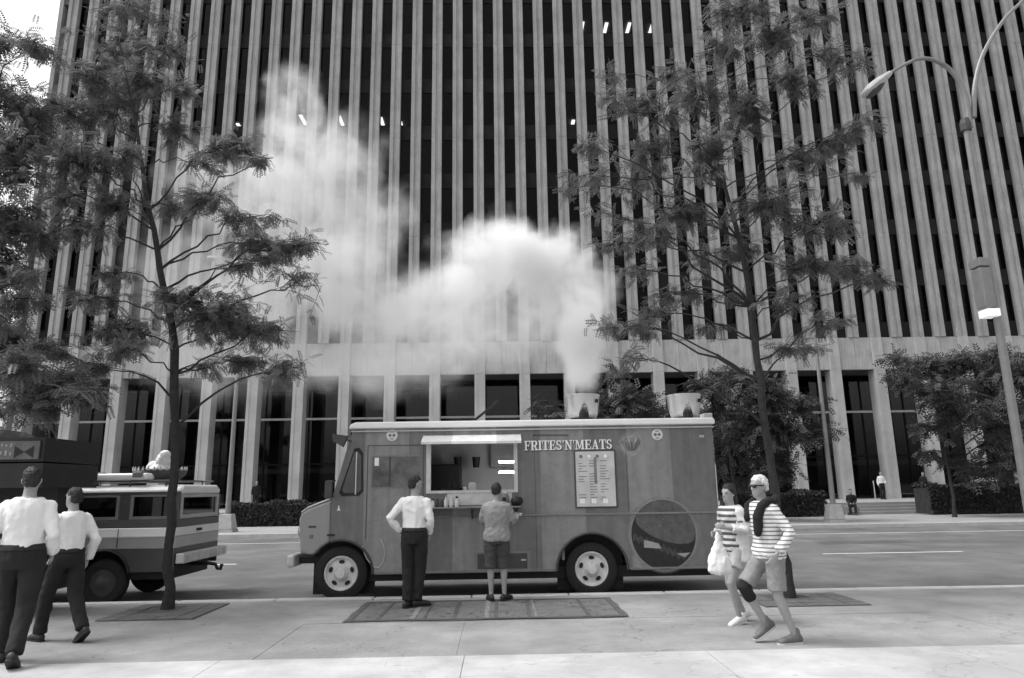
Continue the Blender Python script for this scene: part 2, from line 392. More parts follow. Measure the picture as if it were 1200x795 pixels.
# rooms behind: ceilings, a back wall, lit strip lamps
for s in range(NS):
    z = bl(B1) + s * ST
    MB().box(XL + .3, XR - .3, .40, 7.8, z + ST - .02, z + ST + .9).build('ceiling_slab', 'ceiling', bld)
MB().box(XL + .2, XR - .2, 7.9, 8.2, bl(B0), bl(TOPZ)).build('core_wall', 'interior_dark', bld)
tl_me = MB().box(-.13, .13, 0, 1.5, -.10, -.03).mesh('strip_lamp'); tl_me.materials.append(MATS['ceiling_light'])
for px, py in ((278, 145), (352, 135), (397, 136), (446, 138), (469, 143), (672, 141), (683, 26), (711, 27), (738, 27), (765, 28)):
    s = 4 if py > 100 else 6
    zc = B1 + (s + 1) * ST - .1
    d = ray(px, py); t = (zc - CAMH) / d.z; X, Y = d.x * t, d.y * t
    Y = min(max(Y, BY + .5), BY + 5.5)
    link('strip_lamp', tl_me, None, bld, loc=(X, Y - BY, bl(zc) + .06))
# end walls and roof
MB().box(XL, XL + .3, .35, 24, 0, bl(TOPZ)).build('end_wall', 'stone', bld)
MB().box(XR - .3, XR, .35, 24, 0, bl(TOPZ)).build('end_wall', 'stone', bld)
MB().box(XL, XR, .1, 24, bl(TOPZ) + .001, bl(TOPZ) + 1.5).build('roof', 'stone', bld)
MB().box(XL + .3, XR - .3, 23.7, 24, 0, bl(TOPZ)).build('rear_wall', 'stone', bld)
# stone band
sb_me = MB().box(-HW / 2 + .008, HW / 2 - .008, 0, .3, 0, B1 - B0 - .01).mesh('band_panel'); sb_me.materials.append(MATS['stone_panel'])
for i in range(len(cols) - 1):
    link('band_panel', sb_me, None, bld, loc=(cols[i] + HW / 2, random.uniform(-.008, .008), bl(B0)))
MB().box(XL + .3, XR - .3, .3, 3.2, bl(B0) + .05, bl(B0) + .35).build('soffit', 'ceiling', bld)
# ground floor piers
pr = MB().prism(pil_poly(.36, 1.0, .16, .03), 0, B0 - PLAZA - .01, 'z').mesh('pier'); pr.materials.append(MATS['pier_stone'])
pu = MB().prism(pil_poly(.36, .25, .16, .03), 0, B1 - B0 - .02, 'z').mesh('pier_cap'); pu.materials.append(MATS['pier_stone'])
for k in range(KL, KR + 1):
    link('pier', pr, None, bld, loc=(X0 + k * SP, -.16, 0)); link('pier_cap', pu, None, bld, loc=(X0 + k * SP, -.165, bl(B0)))
# lobby glazing
LG = 3.0
lp1 = MB().box(-SP / 2 + .05, SP / 2 - .05, 0, .02, .15, 2.9).mesh('lobby_pane'); lp1.materials.append(MATS['lobby_glass'])
lp2 = MB().box(-SP / 2 + .05, SP / 2 - .05, 0, .02, 3.02, 6.1).mesh('lobby_pane'); lp2.materials.append(MATS['lobby_glass'])
lp3 = MB().box(-SP / 2 + .05, SP / 2 - .05, 0, .02, 6.25, 8.8).mesh('lobby_pane'); lp3.materials.append(MATS['lobby_glass'])
lf = MB()
for k in range(KL, KR):
    x = X0 + (k + .5) * SP
    for me in (lp1, lp2, lp3): link('lobby_pane', me, None, bld, loc=(x, LG, 0))
    MB().box(x - SP / 2 - .05, x - SP / 2 + .05, LG - .06, LG + .08, 0, 8.85).build('mullion', 'frame_dark', bld)
MB().box(XL + .3, XR - .3, LG - .05, LG + .07, 2.9, 3.02).build('transom', 'frame_dark', bld)
MB().box(XL + .3, XR - .3, LG - .09, LG + .1, 6.1, 6.25).build('transom', 'alu_dull', bld)
for i in range(9):
    x = X0 + (KL + 1.2 + i * 3) * SP
    MB().box(x, x + 2.2, 6.2, 6.6, 0, random.uniform(2.4, 5)).build('lobby_column', 'mid_grey', bld)
MB().box(XL + 1, XR - 1, 5.5, 5.8, 2.4, 2.75).build('lobby_counter', 'light_grey', bld)

# ------------------------------------------------------------------ hedges in planters
def hedge(x0, x1, y0, y1, h, label, seed):
    r = np.random.default_rng(seed)
    root = empty('hedge', ((x0 + x1) / 2, (y0 + y1) / 2, 0)); tag(root, label, 'hedge', None)
    w, d = (x1 - x0) / 2, (y1 - y0) / 2
    MB().box(-w + .1, w - .1, -d + .1, d - .1, .05, h - .12).build('core', 'hedge_leaf', root)
    n = int((x1 - x0) * 700)
    p = np.empty((n, 3)); p[:, 0] = r.uniform(-w, w, n); f = r.random(n)
    p[:, 1] = np.where(f < .5, -d + r.uniform(-.03, .10, n), r.uniform(-d, d, n))
    bumpy = .10 * np.sin(p[:, 0] * 2.1 + seed) + .06 * np.sin(p[:, 0] * 5.3)
    p[:, 2] = np.where(f < .5, r.uniform(.05, h, n), h + bumpy + r.uniform(-.14, .04, n))
    leafmesh(root, 'foliage', p, .085, 'hedge_leaf', r)
def leafmesh(root, name, pts, size, material, r):
    n = len(pts)
    a = r.normal(size=(n, 3)); a /= np.linalg.norm(a, axis=1)[:, None]
    b = np.cross(a, r.normal(size=(n, 3))); b /= np.linalg.norm(b, axis=1)[:, None]
    s = size * r.uniform(.6, 1.3, n)[:, None]
    v = np.stack([pts - a * s, pts + b * s * .5, pts + a * s, pts - b * s * .5], 1).reshape(-1, 3)
    return npmesh(name, v, np.arange(4 * n).reshape(n, 4), material, root)
def npmesh(name, v, quads, material, root):
    me = bpy.data.meshes.new(name); nv, nq = len(v), len(quads)
    me.vertices.add(nv); me.vertices.foreach_set('co', np.ascontiguousarray(v, np.float32).ravel())
    me.loops.add(nq * 4); me.loops.foreach_set('vertex_index', quads.astype(np.int32).ravel())
    me.polygons.add(nq); me.polygons.foreach_set('loop_start', np.arange(0, nq * 4, 4, dtype=np.int32)); me.polygons.foreach_set('loop_total', np.full(nq, 4, np.int32))
    me.update(calc_edges=True)
    return link(name, me, material, root)
hedge(-13.4, -2.5, 35.4, 36.9, 1.12, 'long low clipped hedge behind the lamp post by the truck front', 1)
hedge(-24, -15.2, 35.4, 36.9, 1.1, 'low clipped hedge beyond the striped wagon, half hidden by it', 2)
hedge(21.9, 36, 36.2, 37.8, 1.45, 'tall dark clipped hedge with a person in white behind it', 3)
hedge(11.5, 16.6, 36.2, 37.8, 1.2, 'dark clipped hedge behind the tree and the walking couple', 4)

# ------------------------------------------------------------------ trees
def frond(nl, w):
    """one pinnate leaf along +x, length 1, leaflets drooping a little; returns verts (n*4,3)"""
    v = []
    for i in range(nl):
        t = .12 + .88 * (i + .5) / nl; L = .30 * (1 - .5 * abs(t - .45))
        for sgn in (-1, 1):
            z0 = -.25 * t * t
            d = np.array([.45, sgn * .85, -.25]); d /= np.linalg.norm(d)
            n = np.array([1, 0, -.3]); p = np.array([t, 0, z0])
            v += [p, p + d * L * .5 - n * w * .5, p + d * L, p + d * L * .5 + n * w * .5]
    return np.array(v)
FR_NEAR, FR_FAR = frond(6, .13), frond(4, .18)
def fronds(root, pos, dirs, size, base, material, r):
    n = len(pos)
    dx = dirs / np.linalg.norm(dirs, axis=1)[:, None]
    up = np.tile(np.array([0, 0, 1.0]), (n, 1)) + r.normal(scale=.45, size=(n, 3))
    dy = np.cross(up, dx); dy /= np.linalg.norm(dy, axis=1)[:, None] + 1e-9
    dz = np.cross(dx, dy)
    s = size * r.uniform(.65, 1.25, n)
    R = np.stack([dx, dy, dz], 2) * s[:, None, None]
    v = np.einsum('nij,kj->nki', R, base) + pos[:, None, :]
    v = v.reshape(-1, 3)
    return npmesh('crown', v, np.arange(len(v)).reshape(-1, 4), material, root)
def tree(name, label, group, trunk, rads, sprays, dens=1.0, size=.2, base=None, material='leaf', seed=0, tw=.0045, depth=1.3):
    """trunk: points; sprays: (centre, radii xyz, n fronds)"""
    r = np.random.default_rng(seed); base = FR_NEAR if base is None else base
    o0 = Vector(trunk[0]); root = empty(name, o0); tag(root, label, 'tree', group)
    tp = [Vector(p) - o0 for p in trunk]; rads = [q * .72 for q in rads]
    # resample with small wobble
    pts, rr = [], []
    for i in range(len(tp) - 1):
        for k in range(3):
            t = k / 3; p = tp[i].lerp(tp[i + 1], t)
            if i + k: p += Vector((r.normal(), r.normal(), 0)) * rads[i] * .30
            pts.append(p); rr.append((rads[i] * (1 - t) + rads[i + 1] * t) * (1 + r.normal() * .05))
    pts.append(tp[-1]); rr.append(rads[-1])
    rr[0] *= 1.35; 
    tr = MB(); tr.tube(pts, rr, 10); tr.build('trunk', 'bark', root, smooth=True)
    tw_mb = MB(); P, D = [], []
    for c, rad, n in sprays:
        c = Vector(c) - o0; rad = Vector(rad)
        # attachment: trunk point lower than the spray
        best = min(pts[len(pts) // 4:], key=lambda q: abs(q.z - (c.z - .45 * (c - q).xy.length)) + .15 * (c - q).length)
        k = pts.index(best); h = (c - best)
        L = h.length
        mid1 = best.lerp(c, .35) + Vector((r.normal() * .06, r.normal() * .06, .10 * L * r.uniform(.2, 1))); mid2 = best.lerp(c, .7) + Vector((r.normal() * .08, r.normal() * .08, .08 * L))
        endp = c + Vector((h.x, h.y, 0)).normalized() * max(rad.x, rad.y) * .7 if h.xy.length > .05 else c + Vector((0, 0, rad.z))
        b0 = min(rr[k] * .5, .009 + .007 * L)
        kn_ = [best, mid1, mid2, c, endp]; path = []
        for i_ in range(4):
            for j_ in range(3): path.append(kn_[i_].lerp(kn_[i_ + 1], j_ / 3) + (Vector((r.normal(), r.normal(), r.normal())) * .028 * min(1, L) if i_ + j_ else Vector()))
        path.append(endp)
        tw_mb.tube(path, [b0 + (tw * .7 - b0) * (i_ / 12) ** .7 for i_ in range(13)], 6)
        nt_ = max(4, int(n / 9)); left = n
        for j in range(nt_):
            t = r.uniform(.0, 1)
            s0 = mid2.lerp(c, t * 1.6) if t < .62 else c.lerp(endp, (t - .62) / .38)
            q = r.normal(size=3); q /= np.linalg.norm(q); q *= r.random() ** .45 * (1.5 if r.random() < .18 else 1.0); q[2] *= 1.25
            e = c + Vector((q[0] * rad.x, q[1] * rad.y, q[2] * rad.z))
            if (e - s0).length < .08: continue
            mm = s0.lerp(e, .55) + Vector((0, 0, .06 * (e - s0).length))
            tw_mb.tube([s0, mm, e], [tw, tw * .8, tw * .5], 4, cap=False)
            m = int(n / nt_ * r.uniform(.6, 1.4))
            dirv = np.array((e - s0).normalized())
            for _ in range(m):
                u = r.uniform(.25, 1.05)
                p = (s0.lerp(mm, u / .55) if u < .55 else mm.lerp(e, (u - .55) / .45))
                P.append(p); d = dirv * .7 + r.normal(size=3) * .9; d[2] = d[2] * .6 - .35; D.append(d)
    tw_mb.build('branches', 'bark', root, smooth=True)
    fronds(root, np.array(P), np.array(D), size, base, material, r)
    return root
def sprays_px(lst, Y, seed, depth=1.3, k=1.0):
    r = random.Random(seed); out = []
    for (x, y, rx, ry, n) in lst:
        yy = Y + r.uniform(-depth, depth)
        c = on_y(x, y, yy); m = yy / F_PX * 1.02
        out.append((c, (rx * m, max(rx * .8, 30) * m, ry * m), int(n * k)))
    return out
def trunk_px(lst, Y, lean=0):
    return [on_y(x, y, Y + lean * i) for i, (x, y) in enumerate(lst)]
TG = 'honey locust street trees in the near pavement'
YT = 10.62
tl = trunk_px([(196, 716), (197, 640), (203, 560), (207, 500), (204, 410), (194, 340), (180, 270), (167, 200), (160, 150), (150, 100), (140, 50)], YT)
tl[0].z = 0
tree('street_tree', 'thin dark leafy street tree growing beside the striped wagon', TG, tl, [.10, .092, .088, .082, .085, .07, .055, .045, .035, .025, .015],
     sprays_px([(350, 288, 45, 16, 90), (300, 285, 40, 18, 90), (285, 310, 25, 18, 45), (357, 335, 10, 26, 40), (320, 305, 25, 18, 50), (268, 172, 42, 16, 90), (305, 190, 14, 8, 25), (235, 190, 25, 12, 40), (240, 235, 45, 18, 100), (290, 255, 40, 15, 80), (210, 245, 25, 15, 50),
                (245, 368, 70, 28, 300), (290, 385, 48, 24, 190), (215, 350, 30, 20, 90), (328, 388, 18, 10, 30), (335, 432, 24, 13, 60), (285, 425, 45, 12, 90), (240, 430, 30, 10, 40),
                (145, 385, 50, 22, 150), (110, 350, 40, 16, 80), (105, 430, 50, 20, 130), (150, 410, 30, 14, 60), (130, 320, 22, 18, 45), (95, 265, 45, 20, 110), (135, 240, 35, 20, 90), (100, 190, 45, 35, 170), (135, 130, 40, 40, 190), (90, 130, 40, 35, 140), (170, 95, 45, 35, 170), (205, 150, 35, 22, 80), (190, 60, 40, 25, 100), (140, 50, 45, 28, 140), (110, 90, 40, 25, 110), (70, 230, 40, 25, 100), (215, 105, 22, 20, 50), (160, 10, 60, 25, 140), (60, 170, 35, 25, 90), (150, 190, 30, 22, 70)], YT, 3, 1.0, 2.4), seed=11, size=.185)
tr_ = trunk_px([(926, 702), (915, 640), (905, 560), (893, 470), (885, 400), (878, 340), (865, 280), (850, 220), (842, 160), (838, 100), (840, 50)], YT)
tr_[0].z = 0
tree('street_tree', 'slender leafy street tree rising behind the man in the striped shirt', TG, tr_, [.10, .092, .085, .08, .075, .06, .05, .042, .032, .022, .014],
     sprays_px([(735, 382, 36, 16, 80), (715, 385, 20, 12, 30), (770, 365, 28, 13, 55), (790, 345, 32, 18, 80), (745, 318, 30, 14, 60), (720, 285, 32, 14, 70), (765, 272, 42, 16, 100), (800, 245, 48, 28, 170), (742, 212, 45, 20, 120), (690, 205, 30, 15, 65), (662, 218, 20, 11, 30), (700, 175, 25, 14, 50), (765, 180, 40, 25, 120), (720, 118, 24, 18, 55), (765, 130, 42, 25, 120), (715, 88, 12, 12, 25), (830, 180, 45, 35, 180), (820, 110, 40, 30, 140), (870, 130, 45, 35, 180), (930, 95, 42, 28, 140), (975, 65, 35, 20, 80), (905, 50, 45, 22, 120), (850, 55, 35, 22, 90), (1000, 78, 22, 12, 40), (940, 185, 45, 25, 140), (990, 160, 30, 22, 90), (1018, 143, 16, 8, 25), (1005, 205, 18, 12, 35), (900, 240, 50, 28, 170), (960, 262, 45, 24, 140), (1000, 312, 42, 18, 100), (1032, 328, 20, 10, 35), (945, 312, 42, 20, 110), (870, 290, 40, 22, 120), (975, 375, 35, 14, 55), (850, 345, 25, 12, 40), (930, 350, 30, 14, 55), (930, 410, 50, 13, 70), (830, 385, 30, 10, 40), (820, 300, 28, 16, 60), (780, 90, 30, 18, 60), (870, 10, 60, 25, 140), (950, 20, 45, 20, 90), (700, 250, 20, 9, 25), (740, 420, 14, 16, 30)], YT, 5, 1.1, 2.1), seed=12, size=.185)
# a tree just outside the frame on the left, whose boughs reach in
tx = Vector((-8.6, 9.9, 0))
tree('street_tree', 'street tree by the food cart, its boughs hanging over the cart', TG, [tx, tx + Vector((.05, 0, 1.5)), tx + Vector((.12, .05, 3)), tx + Vector((.1, .1, 4.6)), tx + Vector((.25, .1, 6)), tx + Vector((.2, .1, 7.6)), tx + Vector((.3, .1, 9))], [.12, .105, .095, .085, .065, .04, .02],
     sprays_px([(60, 445, 50, 22, 170), (35, 470, 35, 22, 120), (95, 460, 35, 16, 80), (50, 410, 35, 14, 70), (25, 430, 30, 25, 90), (50, 280, 45, 14, 90), (30, 250, 35, 25, 110), (20, 200, 35, 35, 130), (40, 130, 30, 30, 100), (15, 120, 30, 30, 90), (35, 50, 35, 14, 60), (10, 50, 25, 20, 50), (-20, 300, 60, 60, 260), (-30, 180, 60, 60, 260), (-40, 420, 50, 40, 200), (-10, 370, 30, 20, 80), (-40, 60, 50, 50, 200), (40, 320, 25, 10, 40), (30, 165, 30, 22, 80), (-120, 250, 80, 60, 260), (-130, 120, 80, 60, 260), (-130, 380, 70, 50, 220), (8, 255, 35, 30, 120), (5, 320, 30, 30, 110), (12, 175, 32, 28, 110), (20, 350, 28, 16, 60), (5, 100, 22, 22, 60), (10, 400, 30, 20, 80)], 9.9, 9, .9, 2.6), seed=13, size=.20)
FG = 'street trees along the far pavement'
def far_tree(px, Y, label, sp, seed):
    b = on_y(px, 600, Y); b.z = 0
    tp = [b, b + Vector((.05, 0, 1.4)), b + Vector((-.05, 0, 2.8)), b + Vector((.1, 0, 4.2)), b + Vector((.1, 0, 5.6)), b + Vector((0, 0, 6.8))]
    tree('far_tree', label, FG, tp, [.13, .11, .10, .08, .05, .02], sprays_px(sp, Y, seed, 1.6, 3.0), seed=seed, size=.52, base=FR_FAR, material='leaf_far', tw=.012)
far_tree(738, 32.5, 'leafy tree behind the truck roof between its two exhaust fans', [(738, 470, 40, 18, 170), (715, 478, 28, 14, 120), (760, 485, 30, 14, 120), (700, 490, 25, 12, 90), (740, 505, 45, 18, 150), (720, 440, 22, 14, 60), (690, 470, 20, 12, 60), (640, 480, 22, 10, 50), (770, 520, 30, 15, 80), (700, 520, 30, 15, 90)], 21)
far_tree(862, 32.5, 'dense dark tree just behind the rear of the truck', [(830, 455, 30, 18, 150), (870, 450, 38, 20, 170), (905, 465, 32, 22, 150), (840, 490, 34, 20, 170), (880, 500, 42, 22, 210), (920, 505, 32, 22, 150), (860, 530, 38, 20, 190), (905, 545, 34, 20, 150), (870, 560, 34, 14, 130), (940, 470, 20, 12, 60), (850, 440, 25, 10, 60), (960, 500, 22, 10, 50), (800, 480, 22, 16, 80)], 22)
far_tree(1118, 33.5, 'broad leafy tree above the far hedge right of the plaza entrance', [(1080, 430, 34, 14, 150), (1120, 425, 40, 16, 170), (1160, 420, 40, 18, 170), (1100, 455, 40, 14, 150), (1150, 455, 40, 18, 170), (1190, 440, 34, 20, 150), (1060, 445, 22, 10, 60), (1130, 485, 40, 14, 100), (1175, 490, 35, 20, 130), (1090, 500, 22, 12, 50), (1160, 520, 34, 14, 80), (1210, 480, 30, 30, 150), (1050, 420, 14, 8, 30), (1190, 540, 30, 16, 80), (1110, 470, 40, 16, 120), (1150, 550, 34, 16, 90), (1195, 510, 30, 20, 110), (1090, 530, 18, 10, 40), (1230, 430, 40, 30, 150)], 23)
far_tree(-30, 33, 'leafy tree on the far pavement left of the tower piers', [(-40, 440, 40, 20, 170), (0, 430, 35, 18, 150), (30, 450, 30, 14, 90), (-80, 440, 45, 25, 170), (-20, 480, 40, 20, 150), (-60, 400, 40, 18, 130), (10, 390, 30, 14, 80), (-20, 360, 30, 14, 80)], 24)
# tree pits
for (xa, xb, ya, yb, lab) in ((-5.28, -4.02, 9.75, 11.05, 'dark square tree pit around the trunk beside the striped wagon'), (3.55, 4.98, 9.85, 10.98, 'dark square tree pit at the trunk behind the walking couple')):
    root = empty('tree_pit', ((xa + xb) / 2, (ya + yb) / 2, 0)); tag(root, lab, 'tree pit', 'tree pits in the near pavement')
    w, d = (xb - xa) / 2, (yb - ya) / 2
    MB().box(-w, w, -d, d, -.02, .006).build('bed', 'dirt', root)
    k = 5
    tx_, ty_ = (tl[0] if xa < 0 else tr_[0]).x - (xa + xb) / 2, (tl[0] if xa < 0 else tr_[0]).y - (ya + yb) / 2
    pm = MB().box(-w / k + .008, w / k - .008, -d / k + .008, d / k - .008, 0, .012).mesh('paver'); pm.materials.append(MATS['pit_paver'])
    for i in range(k):
        for j in range(k):
            cx, cy_ = -w + (2 * i + 1) * w / k, -d + (2 * j + 1) * d / k
            if abs(cx - tx_) < .24 and abs(cy_ - ty_) < .24: continue
            link('paver', pm, None, root, loc=(cx, cy_, random.uniform(.002, .008)))

# ================================================================== FOOD TRUCK
TY = 11.75; TZ = .13
truck = empty('food_truck', (0, TY, -TZ)); tag(truck, 'banded grey food truck with open serving window, smoking roof fan and burger picture', 'food truck')
def tp(x, y, dy=0):                # photo pixel -> truck-local x, z on the near side wall
    p = on_y(x, y, TY + dy); return p.x, p.z + TZ
ZB, ZT = .30 + TZ, 2.62 + TZ
WX0, WX1, WZ0, WZ1 = -1.15, .26, 1.59 + TZ, 2.34 + TZ
AR = ((-2.57, .31 + TZ, .53), (1.48, .31 + TZ, .575))
def bottom(x):
    z = ZB
    for cx, cz, r in AR:
        d = abs(x - cx)
        if d < r: z = max(z, cz + math.sqrt(r * r - d * d))
    return z
def side_wall(y, flip):
    xs = sorted(set([-2.74, 3.58, WX0, WX1] + [round(-2.7 + .06 * i, 3) for i in range(105)] + [c + s * r * .999 for c, _, r in AR for s in (-1, 1)]))
    xs = [x for x in xs if -2.7401 <= x <= 3.5801]
    mb = MB(); zs = 1.47 + TZ
    def ztop(x): return ZT if x >= -2.43 else zs + (ZT - zs) * (x + 2.74) / .31
    for a, b in zip(xs[:-1], xs[1:]):
        def q(za, zb, zc, zd):
            f = (0, 1, 2, 3) if not flip else (3, 2, 1, 0)
            mb.add([(a, y, za), (b, y, zb), (b, y, zc), (a, y, zd)], [f])
        if not flip and WX0 - 1e-6 <= a and b <= WX1 + 1e-6:
            q(bottom(a), bottom(b), WZ0, WZ0); q(WZ1, WZ1, ZT, ZT)
        else: q(bottom(a), bottom(b), ztop(b), ztop(a))
    me = mb.mesh('side_wall'); bm = bmesh.new(); bm.from_mesh(me); bmesh.ops.remove_doubles(bm, verts=bm.verts, dist=1e-5); bm.to_mesh(me); bm.free()
    o = link('side_wall', me, 'livery', truck); s = o.modifiers.new('solid', 'SOLIDIFY'); s.thickness = .045; s.offset = -1
    return o
TW = 2.15
side_wall(0, False); side_wall(TW, True)
MB().box(3.53, 3.575, .047, TW - .047, ZB, ZT - .002).build('rear_wall', 'livery', truck)
MB().box(-2.70, 3.52, .45, TW - .45, ZB + .06, ZB + .12).build('floor_pan', 'dark_grey', truck)
MB().box(-2.2, 3.5, .25, TW - .25, .30, ZB + .05).build('chassis', 'black', truck)
rf = MB().prism([(-2.50, ZT), (3.63, ZT), (3.63, ZT + .07), (3.60, ZT + .11), (-2.38, ZT + .11), (-2.47, ZT + .075)], -.035, TW + .035).build('roof', 'white_enamel', truck, bevel=.025, seg=3)
MB().box(-2.46, 3.60, -.028, -.001, ZT - .055, ZT - .035).build('drip_rail', 'light_grey', rf)
MB().box(-2.45, 3.58, .047, TW - .047, ZT - .06, ZT - .003).build('ceiling_panel', 'light_grey', truck)
# windscreen slope and nose
MB().add([(-2.735, .05, 1.47 + TZ), (-2.735, TW - .05, 1.47 + TZ), (-2.44, TW - .05, ZT), (-2.44, .05, ZT)], [(0, 1, 2, 3)]).build('windscreen', 'car_glass', truck)
arc = [(-2.57 + .53 * math.cos(t), .31 + TZ + .53 * math.sin(t)) for t in [math.radians(a) for a in (146, 140, 132, 124, 116, 109)]]
nose = [(-3.23, .64 + TZ), arc[0]] + arc[1:] + [(-2.743, 1.48 + TZ), (-3.14, 1.335 + TZ), (-3.23, 1.27 + TZ), (-3.27, 1.17 + TZ)]
MB().prism(nose, .04, TW - .04).build('nose', mat('nose_paint', .30, .4, .05, 3), truck, bevel=.045, seg=4)
MB().prism([(-2.745, 1.49 + TZ), (-2.745, 1.52 + TZ), (-3.13, 1.375 + TZ), (-3.245, 1.29 + TZ), (-3.235, 1.275 + TZ), (-3.14, 1.343 + TZ)], .06, TW - .06).build('bonnet', 'cream', truck, bevel=.01)
MB().box(-3.285, -3.262, .42, TW - .42, .72 + TZ, 1.12 + TZ).build('grille', 'black', truck)
for yy in (.24, TW - .24):
    T = Matrix.Translation((-3.262, yy, .98 + TZ)) @ Matrix.Rotation(-PI / 2, 4, 'Y')
    MB().lathe([(.09, 0), (.095, .03), (.07, .05), (.01, .055)], 16, T).build('headlight', 'alu', truck, True)
MB().box(-3.42, -3.30, -.02, TW + .02, .43 + TZ, .62 + TZ).build('front_bumper', 'alu_dull', truck, bevel=.03, seg=3)
for yy in (.3, TW - .42): MB().box(-3.31, -2.95, yy, yy + .12, .46 + TZ, .56 + TZ).build('bumper_bracket', 'black', truck)
MB().box(3.576, 3.70, .1, TW - .1, .32 + TZ, .46 + TZ).build('rear_bumper', 'dark_grey', truck)
nx, nz = tp(366, 618)
MB().box(nx - .07, nx + .05, .030, .038, nz - .012, nz + .02).build('nose_vent', 'dark_grey', truck)
nx, nz = tp(364, 629); MB().lathe([(.035, 0), (.03, .012)], 14, Matrix.Translation((nx, .039, nz)) @ Matrix.Rotation(PI / 2, 4, 'X')).build('fuel_cap', 'mid_grey', truck)
# wheel arch lips, dark wells
for cx, cz, r in AR:
    pts = [(cx + r * math.cos(t), -.004, cz + r * math.sin(t)) for t in [PI * k / 20 for k in range(21)]]
    pts = [p for p in pts if p[0] > -3.07 or True]
    if cx < 0: pts = [p for p in pts if p[0] > -2.75]
    MB().tube(pts, .022, 6).build('arch_lip', 'truck_line', truck, True)
    MB().box(cx - r + .03, cx + r - .03, .35, .40, .1, cz + r - .02).build('wheel_well', 'black', truck)
# wheels
def make_wheel(cx, y0, flip):
    root = empty('wheel', (cx, y0, .445)); root.parent = truck
    if flip: root.rotation_euler = (0, 0, PI)
    T = Matrix.Rotation(PI / 2, 4, 'X')
    R0 = .43
    MB().lathe([(.27, -.22), (R0 - .06, -.225), (R0 - .01, -.20), (R0, -.16), (R0, -.06), (R0 - .015, -.02), (R0 - .06, .0), (.30, .005), (.27, -.02)], 40, T, cap=False).build('tyre', 'rubber', root, True)
    MB().lathe([(.275, -.20), (.275, -.012), (.262, .006), (.245, .0), (.235, -.03), (.21, -.045), (.13, -.03), (.115, .0), (.085, .02), (.07, .055), (.0, .06)], 40, T, cap=False).build('rim', 'rim', root, True)
    for k in range(5):
        a = 2 * PI * k / 5 + .3
        M2 = Matrix.Translation((.178 * math.cos(a), .034, .178 * math.sin(a))) @ Matrix.Rotation(-a, 4, 'Y') @ Matrix.Rotation(PI / 2, 4, 'X')
        MB().lathe([(.030, -.012), (.030, .012)], 14, M2 @ Matrix.Diagonal((1, 1.55, 1, 1))).build('rim_slot', 'black', root)
    for k in range(8):
        a = 2 * PI * k / 8
        MB().lathe([(.009, -.01), (.009, .012)], 6, Matrix.Translation((.098 * math.cos(a), -.012, .098 * math.sin(a))) @ T).build('wheel_nut', 'alu_dull', root)
    for ch in root.children:
        if ch.name.startswith('rim_slot'): pass
    return root
for cx in (-2.57, 1.48):
    make_wheel(cx, .10, False); make_wheel(cx, TW - .10, True)
# belt moulding, lower rail, seams
for xa, xb in ((-1.22, 3.575),):
    MB().box(xa, xb, -.018, -.001, 1.165 + TZ, 1.195 + TZ).build('belt_moulding', 'mid_grey', truck, bevel=.006)
MB().box(-2.02, .88, -.012, -.001, ZB + .012, ZB + .04).build('skirt_rail', 'mid_grey', truck)
MB().box(2.08, 3.57, -.012, -.001, ZB + .012, ZB + .04).build('skirt_rail', 'mid_grey', truck)
rv = MB()
for zr in (ZT - .09, 1.23 + TZ, 1.13 + TZ):
    x = -2.3 if zr > 2.5 else -1.2
    while x < 3.55:
        if not (zr < 1.3 + TZ and x < -1.2): rv.box(x - .007, x + .007, -.006, -.0005, zr - .007, zr + .007)
        x += .09
for xr_ in (.60, 2.12, 3.50):
    z = ZB + .1
    while z < ZT - .12:
        if not (xr_ == 2.12 and z < 1.0) : rv.box(xr_ - .007, xr_ + .007, -.006, -.0005, z - .007, z + .007)
        z += .09
o = rv.build('rivets', 'mid_grey', truck); o['kind'] = 'stuff'
for xr_ in (.585, 2.105): MB().box(xr_ - .003, xr_ + .003, -.003, -.0005, (ZB + .05 if xr_ < 1 else 1.22 + TZ), ZT - .06).build('panel_seam', 'truck_line', truck)
# cab quarter window with a black rubber surround
qo = [tp(397.5, 578), tp(401, 581.5), tp(421, 581), tp(425.5, 576), tp(425.5, 531), tp(421, 525), tp(415.5, 526)]
MB().prism(qo, -.012, -.001).build('quarter_window_seal', 'black', truck)
cxm, czm = sum(p[0] for p in qo) / 7, sum(p[1] for p in qo) / 7
qi = [(cxm + (x - cxm) * .80, czm + (z - czm) * .86) for x, z in qo]
qg = MB().prism(qi, -.016, -.013).build('quarter_window', mat('quarter_glass', .10, .08, .2, 3, spec=.8), truck)
a, b = tp(418.5, 530); c, d = tp(416.5, 580); MB().tube([(a, -.03, b), (a, -.03, d)], .012, 8).build('grab_bar', 'alu', truck, True)
# cab door: raised panel, seams, sliding window
dx0, dz0 = tp(427, 668); dx1, dz1 = tp(497, 522)
dz0 = ZB + .05
for (xa, xb, za, zb) in ((dx0, dx0 + .012, dz0 + .5, dz1), (dx1 - .012, dx1, dz0, dz1), (dx0, dx1, dz1, dz1 + .012)):
    MB().box(xa, xb, -.005, -.001, za, zb).build('door_seam', 'truck_line', truck)
wx0, wz0 = tp(436, 571); wx1, wz1 = tp(492, 535)
MB().box(wx0 - .02, wx1 + .02, -.008, -.001, wz0 - .02, wz1 + .02).build('door_window_frame', 'mid_grey', truck)
MB().box(wx0, wx1, -.011, -.0085, wz0, wz1).build('door_window', mat('door_glass', .13, .06, .5, 5, spec=.9), truck)
MB().box(wx0 + .27, wx0 + .30, -.014, -.0115, wz0, wz1).build('window_divider', 'truck_line', truck)
a, b = tp(442, 541); MB().box(a - .04, a + .03, -.013, -.0115, b - .07, b + .06).build('permit_sticker', 'lettering', truck)
